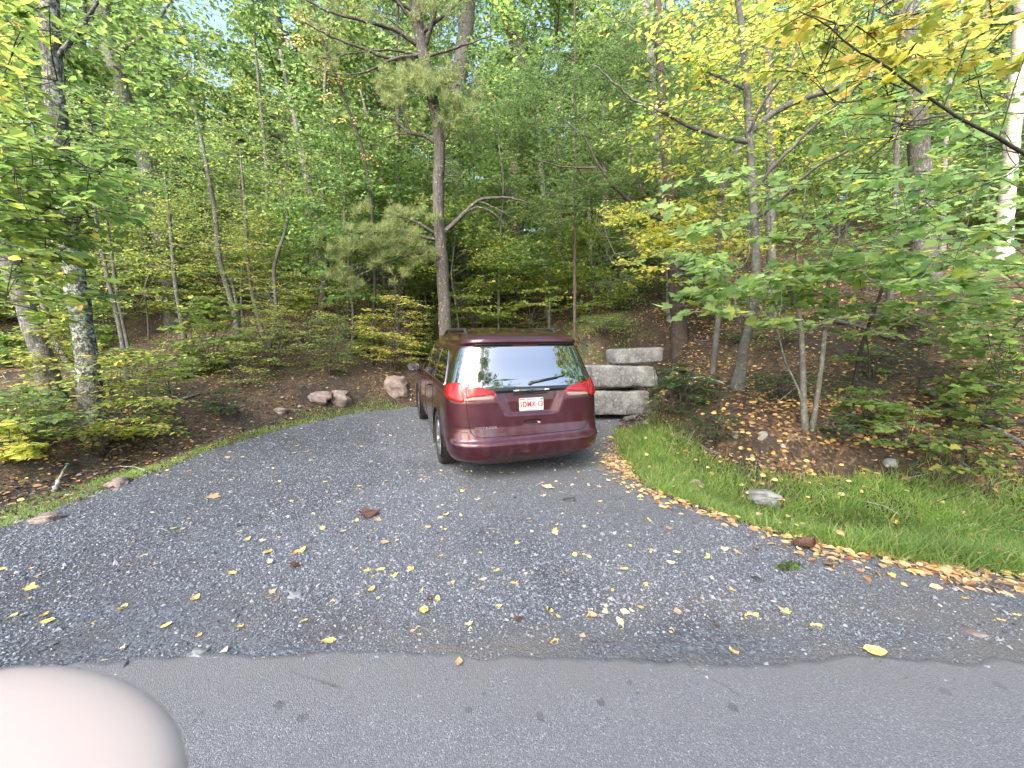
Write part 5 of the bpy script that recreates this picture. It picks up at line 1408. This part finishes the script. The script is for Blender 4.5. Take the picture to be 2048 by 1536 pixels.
stick('fallen_branch', 'long fallen trunk in the shade on the slope above the car', [(1040, 655), (1120, 630), (1170, 612)], 7, B_HEM, 'branch', .06)

# ------------------------------------------------------------------ crushed stone lying on the pad
m = NT('gravel_chips'); rnd = m.n('NewGeometry').outputs['Random Per Island']
c = m.ramp(rnd, [(0, (.05, .058, .072)), (.3, (.11, .122, .15)), (.6, (.17, .188, .23)), (.8, (.21, .22, .25)), (.96, (.28, .28, .30)), (1, (.38, .38, .38))])
m.l(c, m.b.inputs['Base Color']); m.b.inputs['Roughness'].default_value = .75
def scatter_pts(n, y0, y1, pw, cond, seed, xr=1.5, maxn=8):
    rng = np.random.default_rng(seed); out = []
    tot = 0
    for _ in range(maxn):
        y = y0 + (y1 - y0) * rng.random(n) ** pw; x = rng.uniform(-xr, xr, n) * (y + .6)
        k = cond(x, y, rng); out.append(np.c_[x[k], y[k]]); tot += k.sum()
        if tot >= n: break
    q = np.concatenate(out)[:n]; return np.c_[q, ground_z(q[:, 0], q[:, 1])]
OCT = (np.array([(1, 0, 0), (-1, 0, 0), (0, 1, 0), (0, -1, 0), (0, 0, 1), (0, 0, -1), ], float), np.array([[0, 2, 4], [2, 1, 4], [1, 3, 4], [3, 0, 4], [2, 0, 5], [1, 2, 5], [3, 1, 5], [0, 3, 5]]))
def chips(pts, size, name, mat, seed, zoff=.012):
    rng = np.random.default_rng(seed); N = len(pts)
    T = OCT[0][None] * (1 + rng.uniform(-.35, .35, (N, 6, 3)) * 1.0) + rng.uniform(-.25, .25, (N, 6, 3))
    T = T * np.array([1, .8, .55]) * size[:, None, None]
    a = rng.uniform(0, 6.28, N); ca, sa = np.cos(a)[:, None], np.sin(a)[:, None]
    X = T[..., 0] * ca - T[..., 1] * sa; Yv = T[..., 0] * sa + T[..., 1] * ca; Z = T[..., 2] + T[..., 0] * rng.normal(0, .3, (N, 1))
    v = np.stack([X, Yv, Z + size[:, None] * .25], -1) + (pts + np.array([0, 0, zoff]))[:, None]
    f = (OCT[1][None] + (np.arange(N) * 6)[:, None, None]).reshape(-1, 3)
    o = MB().add(v.reshape(-1, 3), f).build(name, mat, None, False); return tag(o, kind='stuff')
def in_pad(x, y, rng):
    sd = poly_sd(x, y, pad_poly)
    dens = .22 + .78 * sstep(vnoise(x, y, .7) + .12 * (x < -.5) - .1 * (y > 5), -.05, .2) + .4 * (x < -1.2)
    dens = dens * (1 - .6 * sstep(x + .25 * vnoise(x, y, .8), -.9, -.3) * sstep(y, 2.7, 3.3) * sstep(1.9 - x, 0, .8))
    dens = dens * (1 - .8 * sstep(y, 2.6, 2.3) * sstep(vnoise(x + 3, y * 2.5, .9), -.12, .1))
    return (sd < .05) & (y > road_edge_y(x) - .02 - .45 * rng.random(len(x)) ** 5) & (rng.random(len(x)) < dens)
pt = scatter_pts(125000, 1.5, 9.5, 1.5, in_pad, 41)
r1 = np.random.default_rng(9); sz = np.clip(r1.lognormal(math.log(.0040), .5, len(pt)), .003, .022) * (1 + .04 * pt[:, 1])
chips(pt, sz, 'gravel', m.mat, 42)
# soil crumbs and small stones on the banks
m2 = NT('soil_crumbs'); rnd = m2.n('NewGeometry').outputs['Random Per Island']
m2.l(m2.ramp(rnd, [(0, (.03, .022, .016)), (.6, (.06, .045, .035)), (.88, (.13, .10, .085)), (1, (.30, .27, .25))]), m2.b.inputs['Base Color']); m2.b.inputs['Roughness'].default_value = .95
def near_pad(x, y, rng):
    sd = poly_sd(x, y, pad_poly); return (sd > 0) & (sd < 2.2) & (rng.random(len(x)) < 1.2 - sd * .5)
pt = scatter_pts(24000, 2.6, 11, 1.3, near_pad, 43)
chips(pt, np.clip(r1.lognormal(math.log(.012), .6, len(pt)), .004, .05), 'soil_clods', m2.mat, 44, 0.0)

# fine twigs and debris on the forest floor
def deb(n, cond, seed, name, L0, L1, mat):
    pt = scatter_pts(n, 3.2, 20, 1.3, cond, seed, 1.6, 40); rg = np.random.default_rng(seed); N = len(pt)
    d = np.c_[rg.normal(0, 1, (N, 2)), rg.normal(0, .22, N)]; d = norm(d); L = rg.uniform(L0, L1, N)[:, None]; s = norm(np.cross(d, [0, 0, 1.])); u = np.cross(s, d); r_ = (L * .011 + .0015)
    p0 = pt + [0, 0, .015]; p1 = p0 + d * L * .5 + s * L * rg.normal(0, .06, (N, 1)) + [0, 0, .01]; p2 = p0 + d * L
    v = []
    for q, k in ((p0, 1), (p1, .8), (p2, .35)):
        v += [q + s * r_ * k, q - s * r_ * .5 * k + u * r_ * .87 * k, q - s * r_ * .5 * k - u * r_ * .87 * k]
    v = np.stack(v, 1).reshape(-1, 3); o9 = (np.arange(N) * 9)[:, None, None]
    f = np.array([[0, 1, 4, 3], [1, 2, 5, 4], [2, 0, 3, 5], [3, 4, 7, 6], [4, 5, 8, 7], [5, 3, 6, 8]])
    tag(MB().add(v, (f[None] + o9).reshape(-1, 4)).build(name, mat, None, False), kind='stuff')
deb(2600, lambda x, y, rg: poly_sd(x, y, pad_poly) > .25, 71, 'twig_litter', .08, .45, B_TWIG)
deb(260, lambda x, y, rg: poly_sd(x, y, pad_poly) > .25, 72, 'pale_twigs', .15, .6, B_DEAD)
deb(220, lambda x, y, rg: (poly_sd(x, y, pad_poly) < -.05), 73, 'straw_bits', .03, .10, B_DEAD)

# ------------------------------------------------------------------ grass
def px_poly(pp): return np.array([ghit(*q)[:2] for q in pp])
gr_r = px_poly([(1232, 862), (1290, 850), (1345, 872), (1430, 930), (1560, 965), (1700, 975), (1850, 965), (2060, 985), (2300, 1000), (2300, 1170), (2060, 1150), (1860, 1130), (1700, 1104), (1560, 1070), (1400, 1016), (1300, 975), (1250, 925)])
gr_l = px_poly([(822, 816), (760, 795), (640, 815), (500, 868), (380, 905), (255, 945), (120, 985), (-20, 1030), (-120, 1060), (-120, 1100), (0, 1058), (130, 1014), (290, 950), (430, 898), (570, 857), (700, 828)])
gr_s = px_poly([(1180, 672), (1130, 650), (1200, 628), (1270, 650), (1250, 690)])
def grass(name, n, polys, hmin, hmax, seed, y0, y1, soft):
    rng = np.random.default_rng(seed)
    def cond(x, y, rg):
        d = np.min([poly_sd(x, y, p_) for p_ in polys], axis=0)
        return (d < soft * (rg.random(len(x)) ** 2)) & (rg.random(len(x)) < .35 + 1.3 * (vnoise(x, y, 2.0) + .5))
    pt = scatter_pts(n, y0, y1, 1.2, cond, seed, 1.7, 60); N = len(pt)
    yw = np.array([0, 0, 1.]) + np.c_[rng.normal(0, .38, (N, 2)), np.zeros(N)] + np.array([.0, -.12, 0])
    mb_ = MB(); h = rng.uniform(hmin, hmax, N) * (.7 + .9 * (vnoise(pt[:, 0], pt[:, 1], 1.4) + .5))
    az = rng.uniform(0, 6.28, N); nn = np.c_[np.cos(az), np.sin(az), 0 * az]
    s = norm(np.cross(nn, yw)); d = norm(yw)
    w_ = rng.uniform(.0016, .0034, N)[:, None] * (1 + pt[:, 1:2] * .12); b_ = pt - [0, 0, .01]; bend = norm(np.c_[rng.normal(0, 1, (N, 2)), -.2 * np.ones(N)]) * (h * rng.uniform(.1, .55, N))[:, None]
    H = h[:, None]
    v = np.stack([b_ - s * w_, b_ + s * w_, b_ + d * H * .55 + s * w_ * .8 + bend * .25, b_ + d * H * .55 - s * w_ * .8 + bend * .25, b_ + d * H + bend], 1).reshape(-1, 3)
    o5 = (np.arange(N) * 5)[:, None]
    mb_.add(v, [*map(tuple, [])] or np.array([[0, 1, 2, 3]]) + o5)
    mb_.f.append(np.array([[3, 2, 4]]) + o5); mb_.m.append(0)
    o = mb_.build(name, L_GRASS, None, False); return tag(o, kind='stuff')
grass('long_grass', 52000, [gr_r], .05, .20, 51, 2.4, 8.5, .10)
grass('verge_grass', 15000, [gr_l], .02, .07, 52, 3.0, 10.0, .12)
grass('slope_grass', 3500, [gr_s], .05, .12, 53, 8.5, 16, .3)
def cond_bank(x, y, rg):
    sd = poly_sd(x, y, pad_poly); return (sd > .4) & (rg.random(len(x)) < sstep(vnoise(x, y, 1.1), .02, .3) * .8 + .02)
pt = scatter_pts(15000, 3.2, 20, 1.2, cond_bank, 54, 1.6, 40); N = len(pt); r2 = np.random.default_rng(55)
mb_ = MB(); add_leaves(mb_, pt + np.c_[r2.normal(0, .03, (N, 2)), r2.uniform(.02, .13, N)], np.c_[r2.normal(0, 1, (N, 2)), r2.normal(0, .2, N)], norm(np.array([0, 0, 1.]) + r2.normal(0, .35, (N, 3))), r2.uniform(.03, .065, N), T_OVAL)
tag(mb_.build('ground_cover', L_GREEN, None, False), kind='stuff')

# ------------------------------------------------------------------ fallen leaves
def gnorm(x, y):
    e = .06; return norm(np.stack([-(ground_z(x + e, y) - ground_z(x - e, y)) / (2 * e), -(ground_z(x, y + e) - ground_z(x, y - e)) / (2 * e), np.ones(len(x))], -1))
def litter(name, mat, n, y0, y1, pw, cond, smin, smax, seed, tilt=.3, lift=.02, xr=1.6):
    pt = scatter_pts(n, y0, y1, pw, cond, seed, xr, 60); N = len(pt); rg = np.random.default_rng(seed + 1)
    nn = norm(gnorm(pt[:, 0], pt[:, 1]) + rg.normal(0, tilt, (N, 3)))
    mb_ = MB(); add_leaves(mb_, pt + np.array([0, 0, 1]) * rg.uniform(.3, 1.3, (N, 1)) * lift, norm(np.c_[rg.normal(0, 1, (N, 2)), 0 * pt[:, 0]]), nn, rg.uniform(smin, smax, N), T_OVAL)
    return mb_
def c_right(x, y, rg):
    sd = poly_sd(x, y, pad_poly); k = .25 + 1.3 * sstep(vnoise(x, y, .8), -.3, .25); return (sd > .5) & (x > .05 * y + .8) & (rg.random(len(x)) < k) & (poly_sd(x, y, gr_r) > -.02)
def c_left(x, y, rg):
    sd = poly_sd(x, y, pad_poly); return (sd > .3) & (x < .15 * y) & (rg.random(len(x)) < .2 + vnoise(x, y, .8) + .5)
def c_band(x, y, rg):
    sd = poly_sd(x, y, pad_poly); return (np.abs(sd + .03 + .1 * vnoise(x, y, 2.5)) < .03 + .30 * rg.random(len(x)) ** 2.2 + .12 * vnoise(x, y, 1.5)) & (x > .9) & (y < 6.5) & (rg.random(len(x)) < .5 + vnoise(x, y, 3))
def c_grass(x, y, rg):
    return poly_sd(x, y, gr_r) < 0
mb1 = litter('leaf_litter', L_FALLB, 48000, 3.6, 26, 1.25, c_right, .035, .085, 61, .6)
tag(mb1.build('leaf_litter', L_FALLB, None, False), kind='stuff')
mb1 = litter('leaf_litter', L_FALLB, 12000, 3.6, 24, 1.2, c_left, .04, .08, 63)
tag(mb1.build('woodland_litter', L_FALLB, None, False), kind='stuff')
mb1 = litter('edge_leaves', L_FALL, 1900, 2.4, 7.0, 1.1, c_band, .04, .085, 65, .45, .03)
mb2 = litter('x', L_FALL, 260, 2.4, 7.5, 1.1, c_grass, .05, .085, 67, .5, .11)
for a in mb2.f: mb1.f.append(a + mb1.n); mb1.m.append(0)
mb1.v += mb2.v; mb1.n += mb2.n
def c_pad(x, y, rg):
    sd = poly_sd(x, y, pad_poly); return (sd < -.05) & (y > 4.2) & (rg.random(len(x)) < .25 + .75 * (x > .3))
mb2 = litter('x', L_FALL, 420, 4.0, 9.5, 1.0, c_pad, .035, .065, 69, .25, .014)
for a in mb2.f: mb1.f.append(a + mb1.n); mb1.m.append(0)
mb1.v += mb2.v; mb1.n += mb2.n
tag(mb1.build('drifted_leaves', L_FALL, None, False), kind='stuff')
ORD = ['leftmost', 'second from left', 'third from left', 'fourth from left', 'fifth from left', 'sixth from left', 'seventh from left', 'eighth from left', 'ninth from left', 'tenth from left', 'eleventh from left', 'twelfth from left', 'thirteenth from left', 'fourteenth from left', 'fifteenth from left', 'sixteenth from left']
for lb, L_ in SCAT.items():
    if 1 < len(L_) <= 16:
        for (a_, o_), w_ in zip(sorted(L_, key=lambda z: z[0]), ORD): o_['label'] = w_ + ': ' + lb
# single leaves on the gravel, each its own object
def leaf_mesh(kind, curl, seed):
    rg = np.random.default_rng(seed)
    if kind == 'oval':
        n = 9; t = np.linspace(0, 1, n); w_ = .33 * np.sin(np.pi * t ** .85) ** .8 * (1 + .12 * rg.normal(size=n)); w_[0] = .02; w_[-1] = .0
        v = [];
        for k in range(n):
            z0 = curl * (t[k] - .5) ** 2
            for s_ in (-1, -.5, 0, .5, 1): v.append((t[k] - .5, s_ * w_[k], z0 + .18 * curl * s_ * s_ + .02 * rg.normal()))
        v = np.array(v); f = [grid_faces(n, 5)]
        st = np.array([(-.5, .012, curl * .25), (-.5, -.012, curl * .25), (-.78, -.008, curl * .3), (-.78, .008, curl * .3)])
        mb_ = MB().add(v, f[0]).add(st, np.array([[0, 1, 2, 3]]))
    else:
        T, Fc = T_MAPLE; v = T.copy(); v[:, 0] -= .5; v[:, 2] = curl * (v[:, 0] ** 2 + v[:, 1] ** 2) * .8 + rg.normal(0, .03, len(v))
        mb_ = MB(); mb_.add(v, Fc[0]);
        for f_ in Fc[1:]: mb_.f.append(f_); mb_.m.append(0)
        mb_.add(np.array([(-.5, .012, 0), (-.5, -.012, 0), (-.85, -.008, .03), (-.85, .008, .03)]), np.array([[0, 1, 2, 3]]))
    return mb_
LM = {}
CN_ = ['yellow', 'golden', 'pale straw-coloured', 'tan', 'dark brown']
for ci in range(5):
    for kd in range(3):
        o = leaf_mesh('oval' if kd < 2 else 'lobed', [.25, .8, .5][kd], ci * 3 + kd).build('fallen_leaf', L_YFALL[ci], None, False); LM[(ci, kd)] = o
usedm = set()
rg = random.Random(77)
def fl(px, py, size, ci, kd, az=None, label=None, nm=None):
    h = ghit(px, py)
    k = (ci, kd)
    if k in usedm: o = LM[k].copy(); COL.objects.link(o)
    else: o = LM[k]; usedm.add(k)
    if nm: o.name = nm
    az = rg.uniform(0, 6.28) if az is None else az
    n_ = gnorm(np.array([h[0]]), np.array([h[1]]))[0]
    q = Vector((0, 0, 1)).rotation_difference(Vector(n_)) @ Euler((rg.uniform(-.2, .2), rg.uniform(-.2, .2), az)).to_quaternion()
    o.rotation_mode = 'QUATERNION'; o.rotation_quaternion = q
    o.location = (h[0], h[1], h[2] + .018 + size * .06); o.scale = (size,) * 3
    side = 'left of the car' if px < 860 else ('behind the car' if px < 1200 else 'right of the car')
    dist = 'near the asphalt' if py > 1180 else ('at mid distance' if py > 1000 else 'close to the van')
    shape = ('oval', 'curled', 'lobed')[kd]
    lb = label or f'{CN_[ci]} {shape} leaf on the gravel {side}, {dist}'
    o['label'] = lb; o['category'] = 'leaf'
    if not label: o['group'] = lb
    return o
spec = [(848, 1228, .10, 0, 0), (838, 1275, .09, 0, 1), (658, 1290, .09, 0, 0), (1380, 1255, .10, 0, 0), (1503, 1245, .11, 0, 1), (1240, 1250, .075, 2, 0), (445, 1318, .085, 2, 1), (363, 1332, .085, 0, 0),
        (233, 1322, .12, 2, 1), (95, 1250, .085, 0, 0), (66, 1182, .08, 0, 2), (25, 1240, .07, 0, 0), (333, 1258, .07, 0, 0), (245, 1225, .08, 0, 1), (465, 1152, .08, 0, 0), (600, 1112, .12, 1, 1), (1110, 1072, .08, 2, 0), (770, 1090, .10, 3, 0),
        (1065, 1218, .06, 2, 0), (1566, 1228, .08, 0, 2), (1630, 1262, .08, 0, 1), (1770, 1255, .06, 0, 0), (1830, 1150, .11, 0, 0), (2010, 1172, .11, 2, 0), (1980, 1208, .07, 0, 2), (1185, 1238, .07, 3, 1), (1108, 1293, .06, 1, 1),
        (918, 1336, .07, 3, 1), (1470, 1312, .06, 0, 2), (672, 1205, .06, 1, 0), (540, 1132, .09, 2, 1), (590, 1138, .09, 4, 2), (762, 1148, .08, 0, 1), (735, 1088, .08, 3, 0), (455, 1155, .06, 2, 0), (1300, 1046, .06, 1, 0), (880, 1040, .08, 2, 0),
        (1260, 1150, .07, 2, 1), (1415, 1122, .07, 0, 1), (1555, 1030, .07, 1, 0), (1790, 1048, .12, 1, 0), (1785, 1072, .09, 0, 1), (545, 1210, .11, 3, 1), (495, 1085, .07, 0, 1), (390, 1205, .08, 0, 1), (1475, 1110, .08, 3, 0), (1150, 1115, .07, 0, 0), (430, 1000, .16, 3, 2)]
for s_ in spec: fl(s_[0], s_[1], s_[2] * .82, *s_[3:])
fl(742, 1034, .17, 4, 2, .5, 'big dark reddish brown oak leaf on the gravel left of the car', 'oak_leaf')
fl(1608, 1100, .20, 4, 1, .2, 'large crumpled dark brown leaf at the right gravel edge', 'crumpled_leaf')
fl(1750, 1311, .10, 0, 0, -.35, 'long pale yellow leaf at the asphalt edge on the right', 'long_leaf')
fl(1097, 978, .12, 2, 2, 1.2, 'upright pale green-yellow leaf on the gravel below the bumper', 'upright_leaf')
n_ = 0
while n_ < 245:
    x = rg.uniform(0, 2040); y = 850 + 430 * rg.random() ** 1.5
    h = pad_hit(x, y); sd = poly_sd(np.array([h[0]]), np.array([h[1]]), pad_poly)[0]
    if sd > -.04 or (830 < x < 1200 and y < 935): continue
    if x < 700 and rg.random() < .35: continue
    ci = rg.choices(range(5), [.34, .14, .25, .20, .07])[0]; kd = rg.choices(range(3), [.45, .38, .17])[0]
    fl(x, y, rg.uniform(.030, .062), ci, kd); n_ += 1
for k, o in LM.items():
    if k not in usedm: bpy.data.objects.remove(o)
# green sprout on the gravel
bush(1580, 1142, 40, 16, L_GREEN, .03, T_OVAL, 'small green weed sprouting from the gravel near the crumpled leaf', n=5, seed=900, name='weed', cat='weed', spacing=.03)

# ------------------------------------------------------------------ trees across the road, mirrored in the rear window
for k, (x, y, s_) in enumerate([(-15, -15, 1.0), (-5.5, -8.5, .95), (-3, -17, .85), (2, -15, .8), (3.2, -5.6, .95), (10, -11, .95), (15, -17, 1.0), (-19, -8, 1.0)]):
    o = copy_tree(VARS[(0, 2, 4, 0, 2, 4, 1, 0)[k]]); o.location = (x, y, -.2); o.rotation_euler = (0, 0, k * 1.3); o.scale = (s_,) * 3
    tag(o, 'roadside tree across the road behind the viewer, mirrored in the rear window', 'tree', 'trees across the road behind the viewer')

# ------------------------------------------------------------------ the photographer's hand at the lower left corner
def cam_pt(px, py, d):
    return CAM + ray(px, py) * d
def hand():
    tip = np.array(cam_pt(-160, 1690, .034)); X = np.array([1., 0, 0]); Yc = FWD; Z = UPV
    V = []; E_ = []; RR = []
    def chain(pts, rad, start=None):
        prev = start
        for p_, r_ in zip(pts, rad):
            V.append(p_); RR.append(r_); i = len(V) - 1
            if prev is not None: E_.append((prev, i))
            prev = i
        return prev
    palm = tip + (-.040 * X + .012 * Yc - .088 * Z)
    chain([palm + np.array([0, 0, -.02])], [.022])
    chain([palm], [.024], 0)
    a = chain([palm * .55 + tip * .45, palm * .25 + tip * .75, tip * .96 + palm * .04, tip + (tip - palm) * .02], [.019, .0205, .0215, .019], 1)
    chain([palm + (-.02 * X - .01 * Yc - .07 * Z), palm + (-.05 * X - .02 * Yc - .16 * Z)], [.027, .026], 0)
    for k in range(4):
        b0 = palm + X * (.012) + Yc * (.006) + Z * (-.01 - .021 * k)
        L = (.040, .044, .040, .032)[k]
        chain([b0, b0 + X * .015 + Yc * (L * .6), b0 + X * .038 + Yc * (L * .75), b0 + X * .045 + Yc * (L * .25)], [.011, .0095, .0088, .008], 0)
    me = bpy.data.meshes.new('hand'); o_ = palm.copy()
    me.from_pydata([tuple(v - o_) for v in V], E_, [])
    o = bpy.data.objects.new('hand', me); COL.objects.link(o); o.location = o_
    md = o.modifiers.new('skin', 'SKIN'); md.use_smooth_shade = True
    for i, r_ in enumerate(RR): me.skin_vertices[0].data[i].radius = (r_, r_); me.skin_vertices[0].data[i].use_root = (i == 0)
    sb = o.modifiers.new('sub', 'SUBSURF'); sb.levels = 2; sb.render_levels = 3
    m = NT('skin'); b_ = m.b; b_.inputs['Base Color'].default_value = (.56, .455, .40, 1); b_.inputs['Roughness'].default_value = .5
    me.materials.append(m.mat)
    return tag(o, 'blurred bare fingertip of the photographer filling the lower left corner', 'hand')
hand()
